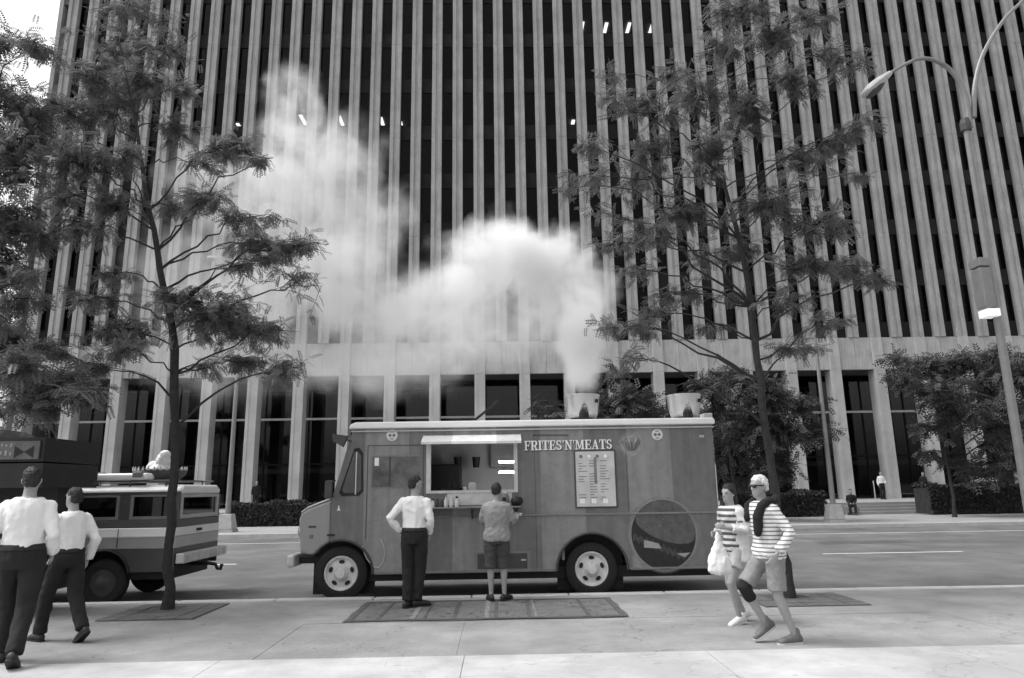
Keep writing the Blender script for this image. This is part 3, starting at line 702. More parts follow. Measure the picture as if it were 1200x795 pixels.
hx, hz = tp(388, 627); MB().box(hx - .06, hx + .06, -.03, -.001, hz - .015, hz + .012).build('door_handle', 'black', truck, bevel=.006)
a, b = tp(397, 596); MB().prism([(a - .03, b - .035), (a + .03, b - .035), (a + .012, b), (a + .008, b + .045), (a - .008, b + .045), (a - .012, b)], -.006, -.001).build('small_emblem', 'lettering', truck)
# curved fender flare behind the front wheel
fl = [tp(*p) for p in ((424, 640), (430, 655), (437, 664), (444, 666), (449, 660), (451, 650), (450, 640), (446, 632))]
MB().tube([(x, -.006, z) for x, z in fl], .010, 6).build('fender_line', 'light_grey', truck, True)
# mirrors
m1 = MB().prism([tp(394, 510), tp(412, 512.5), tp(406, 525), tp(395, 519)], -.30, -.20).build('sun_visor', 'dark_grey', truck)
MB().tube([(-2.45, .02, 2.42 + TZ), (-2.53, -.25, 2.44 + TZ)], .012, 6).build('visor_bracket', 'dark_grey', truck)
a, b = tp(389, 575); MB().box(a - .07, a + .05, -.22, -.16, b - .13, b + .16).build('wing_mirror', 'dark_grey', truck, bevel=.02)
MB().tube([(a, -.19, b + .10), (-2.69, .0, b + .16)], .012, 6).tube([(a, -.19, b - .08), (-2.72, .0, b - .1)], .012, 6).build('mirror_arm', 'black', truck)
# serving window: frame, awning, interior
FRM = MB()
FRM.box(WX0 - .055, WX0 + .02, -.02, .05, WZ0 - .04, WZ1 + .01).box(WX1 - .02, WX1 + .04, -.02, .05, WZ0 - .04, WZ1 + .01).box(WX0 + .02, WX1 - .02, -.018, .05, WZ0 - .04, WZ0 + .004)
sw = FRM.build('window_frame', 'alu_dull', truck)
aw = [(-.001, 2.495 + TZ), (-.33, 2.37 + TZ), (-.33, 2.33 + TZ), (-.31, 2.33 + TZ), (-.001, 2.45 + TZ)]
MB().prism(aw[::-1], WX0 - .11, WX1 + .10, 'x').build('awning', 'awning_paint', truck)
MB().box(WX0 - .10, WX1 + .09, .048, .30, WZ0 - .09, WZ0 - .042).build('counter', 'stainless', truck)
MB().box(-2.30, 3.40, 1.55, 1.60, .5, ZT - .07).build('kitchen_back_wall', 'brown_wall', truck)
MB().box(-1.32, -1.28, .05, 1.55, .6, ZT - .07).build('kitchen_partition', 'dark_grey', truck)
MB().box(1.0, 1.04, .05, 1.55, .6, ZT - .07).build('kitchen_partition', 'mid_grey', truck)
MB().box(-1.27, -.70, .9, 1.54, .6, 2.05 + TZ).build('fridge', 'cart_dark', truck, bevel=.02)
MB().box(-.68, .98, 1.0, 1.54, .6, 1.56 + TZ).build('griddle', 'stainless', truck, bevel=.01)
MB().prism([(-.15, 2.46 + TZ), (.95, 2.46 + TZ), (.95, 2.0 + TZ), (-.15, 2.0 + TZ)][::-1], 1.30, 1.54).build('range_hood', 'mid_grey', truck)
for px, py in ((536.5, 541), (558, 541)):
    p = on_y(px, py, TY + 1.2); MB().lathe([(.055, -.11), (.075, .08), (.072, .08), (.05, -.10)], 14, Matrix.Translation((p.x, 1.2, p.z + TZ))).build('hanging_bucket', 'black', truck, True)
for (pa, ya) in ((593.5, 541.5), (593.5, 553.5)):
    p = on_y(pa, ya, TY + .55); MB().box(p.x - .13, p.x + .13, .53, .56, p.z + TZ - .014, p.z + TZ + .014).build('strip_lamp', 'tube_light', truck)
    MB().box(p.x - .15, p.x + .15, .53, .56, p.z + TZ + .016, p.z + TZ + .03).build('lamp_batten', 'light_grey', truck)
p = on_y(520, 535, TY + .88); MB().lathe([(.05, 0), (.05, .015), (.035, .016), (.035, .004)], 16, Matrix.Translation((p.x, .895, p.z + TZ)) @ Matrix.Rotation(PI / 2, 4, 'X')).build('dial', 'light_grey', truck)
# panel below the window and the customers' shelf
MB().box(-.86, .20, -.007, -.001, 1.36 + TZ, 1.545 + TZ).build('splash_panel', 'alu_dull', truck)
SHZ = 1.335 + TZ
MB().box(-1.28, .34, -.27, -.001, SHZ - .025, SHZ).build('shelf', 'mid_grey', truck, bevel=.006)
for x in (-1.2, -.45, .28): MB().prism([(-.22, SHZ - .027), (-.002, SHZ - .027), (-.002, SHZ - .2)][::-1], x - .012, x + .012, 'x').build('shelf_bracket', 'dark_grey', truck)
# generator hatch
hx0, hz0 = tp(556, 676); hx1, hz1 = tp(622, 646)
hz0 = max(hz0, ZB + .005)
MB().box(hx0, hx1, -.009, -.001, hz0, hz1).build('hatch_frame', 'mid_grey', truck)
MB().box(hx0 + .05, hx1 - .06, -.014, -.0095, hz0 + .05, hz1 - .03).build('hatch_door', 'dark_grey', truck)
MB().box(hx1 - .16, hx1 - .08, -.024, -.0145, hz0 + .17, hz0 + .195).build('hatch_latch', 'light_grey', truck)
# rear corner light strip, marker
MB().box(3.582, 3.60, .02, .05, 1.2 + TZ, 1.95 + TZ).build('corner_strip', 'lettering', truck)
a, b = tp(822, 511.5); MB().box(a - .04, a + .04, -.015, -.001, b - .02, b + .02).build('marker_lamp', 'light_grey', truck)
a, b = tp(841, 541)
# round badges
for px, py in ((459.5, 510.5), (770, 509.5)):
    a, b = tp(px, py); T = Matrix.Translation((a, -.003, b)) @ Matrix.Rotation(PI / 2, 4, 'X')
    bd = MB().lathe([(.092, 0), (.092, .006), (.085, .008), (.0, .008)], 24, T, cap=False).build('round_badge', 'cream', truck)
    for dx in (-.032, .032):
        MB().lathe([(.026, 0), (.026, .003), (0, .003)], 12, Matrix.Translation((a + dx, -.0125, b)) @ Matrix.Rotation(PI / 2, 4, 'X'), cap=False).build('badge_mark', 'menu_ink', bd)
    for dz in (-.058, .058): MB().box(a - .03, a + .03, -.0145, -.0125, b + dz - .008, b + dz + .008).build('badge_mark', 'menu_ink', bd)
# menu board
mx0, mz0 = tp(676, 594); mx1, mz1 = tp(719, 529)
mb_ = MB().box(mx0 - .025, mx1 + .025, -.03, -.001, mz0 - .02, mz1 + .03).build('menu_board', 'dark_grey', truck, bevel=.006)
MB().box(mx0, mx1, -.034, -.0305, mz0, mz1).build('menu_sheet', 'menu_paper', mb_)
for k in range(4):
    x = mx0 + .09 + k * .135; MB().lathe([(.028, 0), (.028, .003), (0, .003)], 14, Matrix.Translation((x, -.0345, mz1 - .08)) @ Matrix.Rotation(PI / 2, 4, 'X'), cap=False).build('menu_dot', 'menu_ink' if k in (0, 2) else 'lettering', mb_)
tx_ = MB()
for r_ in range(17):
    for c_ in range(3):
        if random.random() < .8:
            x = mx0 + .04 + c_ * .18; z = mz1 - .16 - r_ * .042; L = random.uniform(.06, .15); tx_.box(x, x + L, -.0355, -.0345, z, z + .012)
o = tx_.build('menu_print', 'menu_ink', mb_); o['kind'] = 'stuff'
MB().box(mx0 + .30, mx0 + .345, -.0366, -.0358, mz0 + .36, mz1 - .1).build('pillar_reflection', 'mid_grey', mb_)  # grey upright strip: a pillar's reflection painted onto the menu sheet
for k in range(3): MB().box(mx0 + .05 + k * .19, mx0 + .13 + k * .19, -.0366, -.0358, mz0 + .05, mz0 + .12).build('menu_picture', 'lettering', mb_)
# ---- lettering FRITES'N'MEATS, slab-serif capitals
def glyph(ch):
    R = lambda x0, y0, x1, y1: [(x0, y0), (x1, y0), (x1, y1), (x0, y1)]
    def arc_(cx, cy, rx, ry, a0, a1, w0, w1, n=9):
        out = []
        for i in range(n):
            t0, t1 = [math.radians(a0 + (a1 - a0) * k / n) for k in (i, i + 1)]
            def wd(t): return w0 + (w1 - w0) * abs(math.cos(t))
            p = lambda t, s: (cx + (rx + s * wd(t) / 2) * math.cos(t), cy + (ry + s * wd(t) / 2) * math.sin(t))
            q = [p(t0, -1), p(t0, 1), p(t1, 1), p(t1, -1)]
            out.append(q if a1 > a0 else q[::-1])
        return out
    s, t = .20, .09
    if ch == 'F': return .70, [R(.08, .09, .08 + s, .91), R(0, 0, .40, .09), R(0, .91, .66, 1), R(.57, .68, .66, .91), R(.28, .46, .46, .55), R(.44, .38, .51, .63)]
    if ch == 'E': return .74, [R(.08, .09, .08 + s, .91), R(0, 0, .68, .09), R(0, .91, .66, 1), R(.57, .70, .66, .91), R(.59, .09, .68, .32), R(.28, .46, .46, .55), R(.44, .38, .51, .63)]
    if ch == 'I': return .44, [R(.1, .09, .3, .91), R(0, 0, .4, .09), R(0, .91, .4, 1)]
    if ch == 'T': return .76, [R(.26, .09, .46, .91), R(.14, 0, .58, .09), R(0, .91, .72, 1), R(0, .68, .08, .91), R(.64, .68, .72, .91)]
    if ch == 'R': return .80, [R(.08, .09, .28, .91), R(0, 0, .38, .09), R(0, .91, .42, 1), R(.28, .45, .42, .53)] + arc_(.42, .725, .19, .235, -90, 90, .09, .20) + [[(.36, .45), (.52, .47), (.70, .09), (.50, .09)], R(.46, 0, .78, .09)]
    if ch == 'N': return .88, [R(.10, .09, .20, .91), R(0, 0, .30, .09), R(0, .91, .28, 1), [(.10, .91), (.58, 0), (.72, 0), (.72, .06), (.30, .91)], R(.62, .09, .72, .91), R(.52, .91, .82, 1)]
    if ch == 'M': return 1.04, [R(.10, .09, .19, .91), R(0, 0, .30, .09), R(0, .91, .28, 1), [(.14, .91), (.42, .08), (.52, .08), (.34, .91)], [(.42, .08), (.52, .08), (.76, .91), (.68, .91)], R(.70, .09, .90, .91), R(.62, 0, .98, .09), R(.68, .91, .98, 1)]
    if ch == 'A': return .84, [[(.10, .09), (.19, .09), (.44, .90), (.36, 1)], [(.48, .09), (.70, .09), (.46, 1), (.34, 1)], R(.26, .28, .56, .36), R(0, 0, .28, .09), R(.42, 0, .78, .09)]
    if ch == 'S': return .68, arc_(.31, .735, .21, .215, 20, 270, .09, .17) + arc_(.31, .265, .21, .215, 90, -160, .09, .17) + [R(.50, .68, .57, .95), R(.04, .05, .11, .32)]
    return .26, [[(.06, .70), (.12, .70), (.17, 1), (.03, 1)]]
def lettering(text, x0, z0, x1, z1, h, y, depth, name, material, parent, off=(0, 0)):
    tot = sum(glyph(c)[0] for c in text); mb = MB(); x = 0; k = 0
    sx = (x1 - x0) / tot
    for c in text:
        adv, polys = glyph(c)
        for p in polys:
            zb = z0 + (z1 - z0) * x / tot
            mb.prism([(x0 + (x + a) * sx + off[0], zb + b * h + off[1]) for a, b in p], y - depth - .00025 * (k % 9), y); k += 1
        x += adv
    return mb.build(name, material, parent)
la, lb = tp(614.5, 528.2), tp(718, 526.2)
lettering("FRITES'N'MEATS", la[0], la[1], lb[0], lb[1], .158, -.001, .003, 'letter_shadow', 'letter_shadow', truck, (.014, -.014))
lettering("FRITES'N'MEATS", la[0], la[1], lb[0], lb[1], .158, -.008, .003, 'painted_lettering', 'lettering', truck)
a, b = tp(624, 510); c, d = tp(666, 510); MB().tube([(a, -.012, b), (c, -.012, d)], .008, 6).build('wiring_conduit', 'truck_line', truck)
# ---- painted burger with an airbrushed light edge, and the fries burst (no figure)
def halo_mat(name, r0, r1, v):
    m = bpy.data.materials.new(name); m.use_nodes = True; N = m.node_tree.nodes; L = m.node_tree.links; p = N['Principled BSDF']; p.inputs['Base Color'].default_value = (v, v, v, 1); p.inputs['Roughness'].default_value = .5
    tc = N.new('ShaderNodeTexCoord'); ln = N.new('ShaderNodeVectorMath'); ln.operation = 'LENGTH'; L.new(tc.outputs['Object'], ln.inputs[0])
    mr = N.new('ShaderNodeMapRange'); mr.interpolation_type = 'SMOOTHSTEP'; mr.inputs['From Min'].default_value = r0; mr.inputs['From Max'].default_value = r1; mr.inputs['To Min'].default_value = .85; mr.inputs['To Max'].default_value = 0; L.new(ln.outputs['Value'], mr.inputs['Value'])
    L.new(mr.outputs[0], p.inputs['Alpha']); MATS[name] = m; return m
halo_mat('halo_burger', .50, .62, .30); halo_mat('halo_fries', .06, .26, .42)
def disc(r, n=48): return [(r * math.cos(2 * PI * k / n), r * math.sin(2 * PI * k / n)) for k in range(n)]
ba, bb = tp(777.5, 626.5)
bg_ = empty('burger_picture', (ba, 0, bb)); bg_.parent = truck
MB().prism(disc(.62), -.0025, -.0015).build('light_edge', 'halo_burger', bg_)
MB().prism([(x, z * 1.04) for x, z in disc(.525)], -.005, -.003).build('lower_bun', 'patty', bg_)
def lens_poly(a, top, bot, tilt, n=24):
    up_ = [(a * math.cos(PI * k / n), top * math.sin(PI * k / n)) for k in range(n + 1)]; dn = [(a * math.cos(PI + PI * k / n), bot * math.sin(PI + PI * k / n)) for k in range(1, n)]
    return [(x * math.cos(tilt) - z * math.sin(tilt), x * math.sin(tilt) + z * math.cos(tilt)) for x, z in up_ + dn]
bun = [(x + .03, z + .10) for x, z in lens_poly(.50, .47, .20, -.35)]
bun = [(x, z) if math.hypot(x, z / 1.04) < .52 else (x * .52 / math.hypot(x, z / 1.04), z * .52 / math.hypot(x, z / 1.04)) for x, z in bun]
MB().prism(bun, -.008, -.0055).build('top_bun', 'bun', bg_)
wav = [(-.50 + .045 * k, .02 - .018 * k + (.035 if k % 2 else -.03)) for k in range(22)]
low = [(x, z - .10) for x, z in wav][::-1]
clip = lambda P: [(x, z) if math.hypot(x, z) < .515 else (x * .515 / math.hypot(x, z), z * .515 / math.hypot(x, z)) for x, z in P]
MB().prism(clip(low[::-1] + wav[::-1]), -.0065, -.0052).build('lettuce', 'lettuce', bg_)
MB().prism([(-.33, -.20), (-.05, -.22), (-.09, -.14), (-.32, -.08)], -.0074, -.0066).build('cheese_corner', 'cheese', bg_)
MB().prism([(.20, -.30), (.42, -.29), (.32, -.36)][::-1], -.0074, -.0066).build('cheese_corner', 'cheese', bg_)
sd_ = MB()
for k in range(26):
    x, z = random.uniform(-.34, .38), random.uniform(-.02, .42)
    if math.hypot(x, z) < .42: sd_.box(x - .008, x + .008, -.0095, -.0082, z - .005, z + .005)
o = sd_.build('sesame_seeds', 'mid_grey', bg_); o['kind'] = 'stuff'
fa, fb = tp(740, 521)
fp = empty('fries_picture', (fa, 0, fb)); fp.parent = truck
MB().prism(disc(.26), -.0025, -.0015).build('light_edge', 'halo_fries', fp)
for k in range(15):
    t = -.6 + 1.2 * k / 14 + random.uniform(-.08, .08); L = random.uniform(.15, .25); w = .0065
    p0 = Vector((-.05 + .10 * k / 14, -.11)); dv = Vector((math.sin(t), math.cos(t))); sv = Vector((dv.y, -dv.x)) * w; e = p0 + dv * L
    MB().prism([tuple(p0 - sv), tuple(p0 + sv), tuple(e + sv), tuple(e - sv)], -.004 - .0004 * k, -.0028).build('fry', 'fries', fp)
# ---- roof: two upblast exhaust fans, an open hatch prop
RZ = ZT + .11
def fan(px, dy, sc):
    p = on_y(px, 489, TY + dy); root = empty('exhaust_fan', (p.x, dy, RZ)); root.parent = truck
    MB().lathe([(.20 * sc, 0), (.20 * sc, .03), (.09 * sc, .06), (.09 * sc, .16), (.01, .17)], 24).build('fan_base', 'black', root)
    # bowl: tapered drum with an arched notch at the front
    n = 48; prof = [(.232, .05), (.262, .14), (.285, .26), (.292, .36), (.300, .43), (.308, .435), (.308, .45), (.300, .45)]
    v, f = [], []
    for r_, z in prof:
        for k in range(n):
            a = 2 * PI * k / n; v.append((r_ * sc * math.cos(a), r_ * sc * math.sin(a), z * sc))
    mb = MB(); m = len(prof)
    for i in range(m - 1):
        for k in range(n):
            a = 2 * PI * (k + .5) / n; notch = abs(a - 1.5 * PI) < .27 and i == 0 or abs(a - 1.5 * PI) < .17 and i == 1
            if not notch: f.append((i * n + k, i * n + (k + 1) % n, (i + 1) * n + (k + 1) % n, (i + 1) * n + k))
    mb.add(v, f); o = mb.build('bowl', 'alu', root, True); s = o.modifiers.new('solid', 'SOLIDIFY'); s.thickness = .006
    MB().lathe([(.2 * sc, .30 * sc), (.2 * sc, .33 * sc), (.02, .35 * sc)], 20).build('motor_cover', 'alu_dull', root, True)
    a = -.75
    MB().box(-.025, .025, -.02, .02, -.03, .03, Matrix.Translation((.30 * sc * math.cos(a), .30 * sc * math.sin(a), .33 * sc)) @ Matrix.Rotation(a, 4, 'Z')).build('latch', 'black', root)
    MB().lathe([(.07, -.10), (.085, -.06), (.08, .02), (.02, .06)], 14, Matrix.Translation((-.01, -.26 * sc, .10))).build('grease_cup', 'black', root, True)
fan(683, .38, 1.0); fan(802.5, .46, .98)
MB().tube([(on_y(552, 489, TY + .3).x, .3, RZ - .01), (on_y(584, 470, TY + .3).x, .32, on_y(584, 470, TY + .3).z + TZ)], .022, 8).build('hatch_prop', 'black', truck)
a = on_y(829, 486, TY + .9); MB().box(a.x - .09, a.x + .06, .8, 1.1, RZ - .01, RZ + .16).build('roof_vent', 'alu_dull', truck, bevel=.01)

# things on the shelf and counter
def bottle(px, h, r, m, label, name='sauce_bottle', cap='black', nozzle=True):
    x, z = tp(px, 590, -.13); root = empty(name, (x, TY - .13, SHZ - TZ)); tag(root, label, 'bottle', 'sauce bottles on the truck shelf')
    MB().lathe([(r * .95, 0), (r, .01), (r, h * .55), (r * .45, h * .74), (r * .42, h * .8)], 14).build('bottle_body', m, root, True)
    if nozzle: MB().lathe([(r * .5, h * .8), (r * .5, h * .86), (r * .18, h * .9), (r * .1, h * 1.05)], 10).build('nozzle', cap, root, True)
    else: MB().lathe([(r * .55, h * .8), (r * .55, h * .98), (r * .1, h)], 10).build('cap', cap, root, True)
lab_d, lab_l = 'squat dark sauce bottle at the wagon end of the serving shelf', 'pale squeeze bottle with pointed nozzle on the serving shelf'
bottle(502.5, .12, .026, 'sauce_light', 'small pale jar nearest the white-shirted man on the serving shelf', nozzle=False)
bottle(507.5, .135, .024, 'sauce_light', 'slim pale jar with dark cap on the serving shelf', nozzle=False)
bottle(512.5, .13, .024, 'sauce_dark', 'dark narrow sauce bottle between pale ones on the serving shelf', nozzle=False)
bottle(522.5, .18, .032, 'sauce_light', 'pale squeeze bottle beside the thin dark one on the serving shelf', cap='sauce_light'); bottle(528.8, .18, .03, 'sauce_light', 'pale squeeze bottle beside the stout black-topped one on the serving shelf', cap='sauce_light')
bottle(535.3, .17, .036, 'sauce_light', 'stout pale bottle with a big black top on the serving shelf', nozzle=False, cap='black')
bottle(518, .16, .022, 'sauce_dark', 'thin dark sauce bottle beside the pale squeeze bottles', cap='mid_grey')
x, z = tp(545, 570, .2); cz = WZ0 - .042 - TZ
o = MB().lathe([(.030, 0), (.042, .10), (.040, .10), (.028, .004)], 14).build('paper_cup', 'cream', None, True, loc=(x, TY + .17, cz)); tag(o, 'white paper cup on the serving counter', 'cup')
x2, _ = tp(553.5, 570, .2); nb = empty('napkin_holder', (x2, TY + .17, cz)); tag(nb, 'pale napkin holder on the serving counter beside the cup', 'napkin holder')
MB().box(-.06, .06, -.04, .04, 0, .03).box(-.06, .06, -.04, -.032, .03, .16).box(-.06, .06, .032, .04, .03, .16).build('holder', 'light_grey', nb); MB().box(-.05, .05, -.03, .03, .032, .17).build('napkins', 'cream', nb)
x3, _ = tp(528, 570, .25); sk = empty('frying_pan', (x3, TY + .2, cz)); tag(sk, 'wide black pan on the counter inside the serving window', 'pan')
MB().lathe([(.17, 0), (.21, .09), (.215, .09), (.205, .09), (.165, .01)], 24, cap=True).build('pan_body', 'black', sk, True); MB().tube([(-.05, .0, .02), (.0, .03, .2), (.03, .03, .24), (.06, .02, .22), (.07, .0, .1)], .012, 8).build('handle', 'black', sk, True)
x4, _ = tp(591, 590, -.14); dp = empty('condiment_dispenser', (x4, TY - .14, SHZ - TZ)); tag(dp, 'dark round dispenser on the shelf beside the customer in the T-shirt', 'dispenser')
MB().lathe([(.07, 0), (.075, .04), (.075, .15), (.06, .2), (.02, .22)], 18).build('drum', 'mid_grey', dp, True); MB().box(-.03, .03, -.09, -.07, .05, .14).build('door', 'black', dp)

# ------------------------------------------------------------------ rug on the pavement
ra = [on_z(400, 731), on_z(427, 706), on_z(717, 703), on_z(741, 727)]
rug = empty('rug', ((ra[0].x + ra[2].x) / 2, (ra[0].y + ra[1].y) / 2, 0)); tag(rug, 'long worn patterned rug laid on the pavement before the serving window', 'rug')
w, d = (ra[2].x - ra[0].x) / 2, .80
gx, gy = 60, 14; mb = MB(); vs = []
for j in range(gy + 1):
    for i in range(gx + 1):
        x, y = -w + 2 * w * i / gx, -d + 2 * d * j / gy; vs.append((x + .012 * math.sin(y * 9), y + .012 * math.sin(x * 4), .010 + .004 * mnoise.noise((x * 3, y * 3, 0))))
mb.add(vs, [(j * (gx + 1) + i, j * (gx + 1) + i + 1, (j + 1) * (gx + 1) + i + 1, (j + 1) * (gx + 1) + i) for j in range(gy) for i in range(gx)])
mb.build('pile', 'rug', rug, True)
mat('rug_dark', .085, .95, .3, 6, fine=.3); mat('rug_light', .19, .95, .25, 6, fine=.3)
for (xa, xb, m_) in ((-w + .02, w - .02, 'rug_dark'),):
    MB().box(xa, xb, -d + .02, -d + .10, .012, .0165).box(xa, xb, d - .10, d - .02, .012, .0165).box(xa, xa + .08, -d + .10, d - .10, .012, .0165).box(xb - .08, xb, -d + .10, d - .10, .012, .0165).build('border', m_, rug)
for xc, wd, m_ in ((-w + .42, .05, 'rug_dark'), (-.95, .07, 'rug_light'), (-.80, .03, 'rug_dark'), (-.42, .05, 'rug_dark'), (.0, .06, 'rug_light'), (.12, .05, 'rug_dark'), (.55, .05, 'rug_dark'), (.63, .03, 'rug_light'), (w - .5, .05, 'rug_dark')):
    MB().box(xc - wd / 2, xc + wd / 2, -d + .11, d - .11, .0125, .0162).build('woven_band', m_, rug)
md = MB()
for k in range(90):
    x, y = random.uniform(-w + .15, w - .15), random.uniform(-d + .15, d - .15); s_ = random.uniform(.012, .03)
    md.prism([(x - s_, y), (x, y - s_), (x + s_, y), (x, y + s_)], .0168, .0172 + .00001 * k, 'z')
o = md.build('woven_motifs', 'rug_dark', rug); o['kind'] = 'stuff'

# ================================================================== STRIPED WAGON
SY = 11.95
suv = empty('station_wagon', (-5.3, SY, -.13)); tag(suv, 'boxy two-tone old wagon with striped flanks and roof rack at the kerb', 'wagon')
# local x: 0 at the rear, -L at the front ; z from the road
LW, WD = 4.35, 1.78
def SZ(z): return z + .13
def shell(prof, x0, x1, name, m, bev=.03, parent=None):
    """body section: outline in yz pushed along x"""
    return MB().prism(prof, x0, x1, 'x').build(name, m, parent or suv, bevel=bev, seg=3)
lowz, beltz, roofz = SZ(.42), SZ(1.18), SZ(1.76)
def zone(z0, z1, in0, in1, name, m, x0=-LW, x1=0, bev=.02, sl=0.0):
    prof = [(in0, z0), (WD - in0, z0), (WD - in1, z1), (in1, z1)]
    return shell(prof, x0, x1, name, m, bev)
# lower body with arches
mb = MB(); A2 = ((-1.13, SZ(.30), .43), (-3.45, SZ(.30), .43))
def b2(x):
    z = SZ(.38)
    for cx, cz, r in A2:
        if abs(x - cx) < r: z = max(z, cz + math.sqrt(r * r - (x - cx) ** 2))
    return z
xs = sorted(set([-LW, 0] + [-LW + .05 * k for k in range(87)] + [c + s * r * .999 for c, _, r in A2 for s in (-1, 1)])); xs = [x for x in xs if -LW <= x <= 0]
for y, fl_ in ((0, False), (WD, True)):
    for a, b in zip(xs[:-1], xs[1:]):
        q = [(a, y, b2(a)), (b, y, b2(b)), (b, y, SZ(.74)), (a, y, SZ(.74))]; mb.add(q, [(0, 1, 2, 3) if not fl_ else (3, 2, 1, 0)])
me = mb.mesh('sill_panel'); bm = bmesh.new(); bm.from_mesh(me); bmesh.ops.remove_doubles(bm, verts=bm.verts, dist=1e-5); bm.to_mesh(me); bm.free()
o = link('sill_panel', me, 'suv_dark', suv); s = o.modifiers.new('s', 'SOLIDIFY'); s.thickness = .03; s.offset = -1
MB().box(-.03, 0, .03, WD - .03, SZ(.5), SZ(.74)).build('rear_valance', 'suv_dark', suv)
zone(SZ(.742), SZ(.93), .0, -.015, 'lower_band', 'suv_mid', bev=.012); zone(SZ(.932), SZ(1.07), -.015, .0, 'pale_band', 'suv_pale', bev=.012); zone(SZ(1.072), SZ(1.20), .005, .03, 'dark_band', 'suv_dark', bev=.012)
# pillars and glass house
GH0, GH1 = SZ(1.203), SZ(1.60)
for x0_, x1_ in ((-.10, 0), (-.98, -.80), (-1.85, -1.70), (-2.75, -2.62)):
    for y0_, y1_ in ((.03, .09), (WD - .09, WD - .03)): MB().box(x0_, x1_, y0_, y1_, GH0, GH1).build('pillar', 'suv_dark', suv)
mg = []
for x0_, x1_ in ((-.80, -.10), (-1.70, -.98), (-2.62, -1.85)):
    for y0_, y1_ in ((.045, .055), (WD - .055, WD - .045)):
        MB().box(x0_ + .05, x1_ - .05, y0_, y1_, GH0 + .05, GH1 - .03).build('side_window', 'car_glass', suv)
    for y0_, y1_ in ((.03, .07), (WD - .07, WD - .03)):
        MB().box(x0_, x1_, y0_, y1_, GH0, GH0 + .05).box(x0_, x1_, y0_, y1_, GH1 - .03, GH1).box(x0_, x0_ + .05, y0_, y1_, GH0 + .05, GH1 - .03).box(x1_ - .05, x1_, y0_, y1_, GH0 + .05, GH1 - .03).build('window_frame', 'mid_grey', suv)
MB().box(-.05, .0, .09, WD - .09, GH0, GH0 + .07).box(-.05, .0, .09, WD - .09, GH1 - .05, GH1).box(-.05, 0, .09, .19, GH0 + .07, GH1 - .05).box(-.05, 0, WD - .19, WD - .09, GH0 + .07, GH1 - .05).build('tailgate_frame', 'suv_mid', suv)
MB().box(-.035, -.025, .19, WD - .19, GH0 + .07, GH1 - .05).build('rear_window', 'car_glass', suv)
MB().box(.001, .012, .12, WD - .12, GH0 + .02, GH0 + .05).build('tailgate_trim', 'light_grey', suv)
MB().box(.0005, .02, .78, .98, SZ(.98), SZ(1.02)).build('tailgate_handle', 'black', suv)
MB().add([(-2.75, .08, GH1), (-2.75, WD - .08, GH1), (-3.15, WD - .06, GH0), (-3.15, .06, GH0)], [(0, 1, 2, 3)]).build('windscreen', 'car_glass', suv)
MB().box(-2.7, -2.55, .15, WD - .15, SZ(.9), SZ(1.3)).box(-1.75, -1.6, .15, WD - .15, SZ(.8), SZ(1.38)).build('seats', 'black', suv)
shell([(.05, GH1 + .001), (WD - .05, GH1 + .001), (WD - .06, SZ(1.70)), (WD - .20, roofz), (.20, roofz), (.06, SZ(1.70))], -2.78, .01, 'roof', 'suv_pale', .05)
MB().box(-2.78, .012, .035, .049, GH1 + .01, GH1 + .05).build('rain_gutter', 'suv_dark', suv)
rails = MB()
for y in (.16, WD - .16): rails.tube([(-2.4, y, roofz + .07), (-.1, y, roofz + .07)], .018, 6)
for x in (-2.2, -1.5, -.9, -.3): rails.tube([(x, .16, roofz + .075), (x, WD - .16, roofz + .075)], .016, 6); 
for x in (-2.2, -.9, -.3):
    for y in (.16, WD - .16): rails.tube([(x, y, roofz - .05), (x, y, roofz + .07)], .015, 6)
rails.build('roof_rack', 'dark_grey', suv)
MB().box(-2.35, -.62, .12, .42, roofz + .09, roofz + .20).build('roof_panel', 'white_enamel', suv, bevel=.04, seg=3)
for x in (-1.62, -.86): MB().box(x, x + .17, .10, .44, roofz + .13, roofz + .225).build('roof_clamp', 'mid_grey', suv, bevel=.02)
# bumper, hitch, lamps
MB().box(.03, .17, -.02, WD + .02, SZ(.50), SZ(.66)).build('rear_bumper', 'alu_dull', suv, bevel=.02)
MB().box(.0, .05, .3, .5, SZ(.52), SZ(.62)).box(0, .05, WD - .5, WD - .3, SZ(.52), SZ(.62)).build('bumper_mount', 'black', suv)
MB().tube([(-.1, .9, SZ(.42)), (.22, .9, SZ(.42)), (.33, .9, SZ(.40)), (.36, .9, SZ(.33)), (.42, .9, SZ(.32)), (.44, .9, SZ(.40))], .03, 8).build('tow_hook', 'black', suv)
for y in (.10, WD - .10): MB().box(.17, .185, y - .06, y + .06, SZ(.54), SZ(.62)).build('tail_lamp', 'light_grey', suv)
MB().box(.171, .178, 1.0, 1.3, SZ(.52), SZ(.64)).build('number_plate', 'light_grey', suv)
MB().box(-LW, -2.75, .02, WD - .02, SZ(1.07) + .001, SZ(1.21)).build('bonnet', 'suv_pale', suv, bevel=.03)
MB().box(-LW - .12, -LW - .01, -.02, WD + .02, SZ(.45), SZ(.62)).build('front_bumper', 'alu_dull', suv)
MB().box(-LW + .1, -.1, .15, WD - .15, SZ(.25), SZ(.45)).build('underbody', 'black', suv)
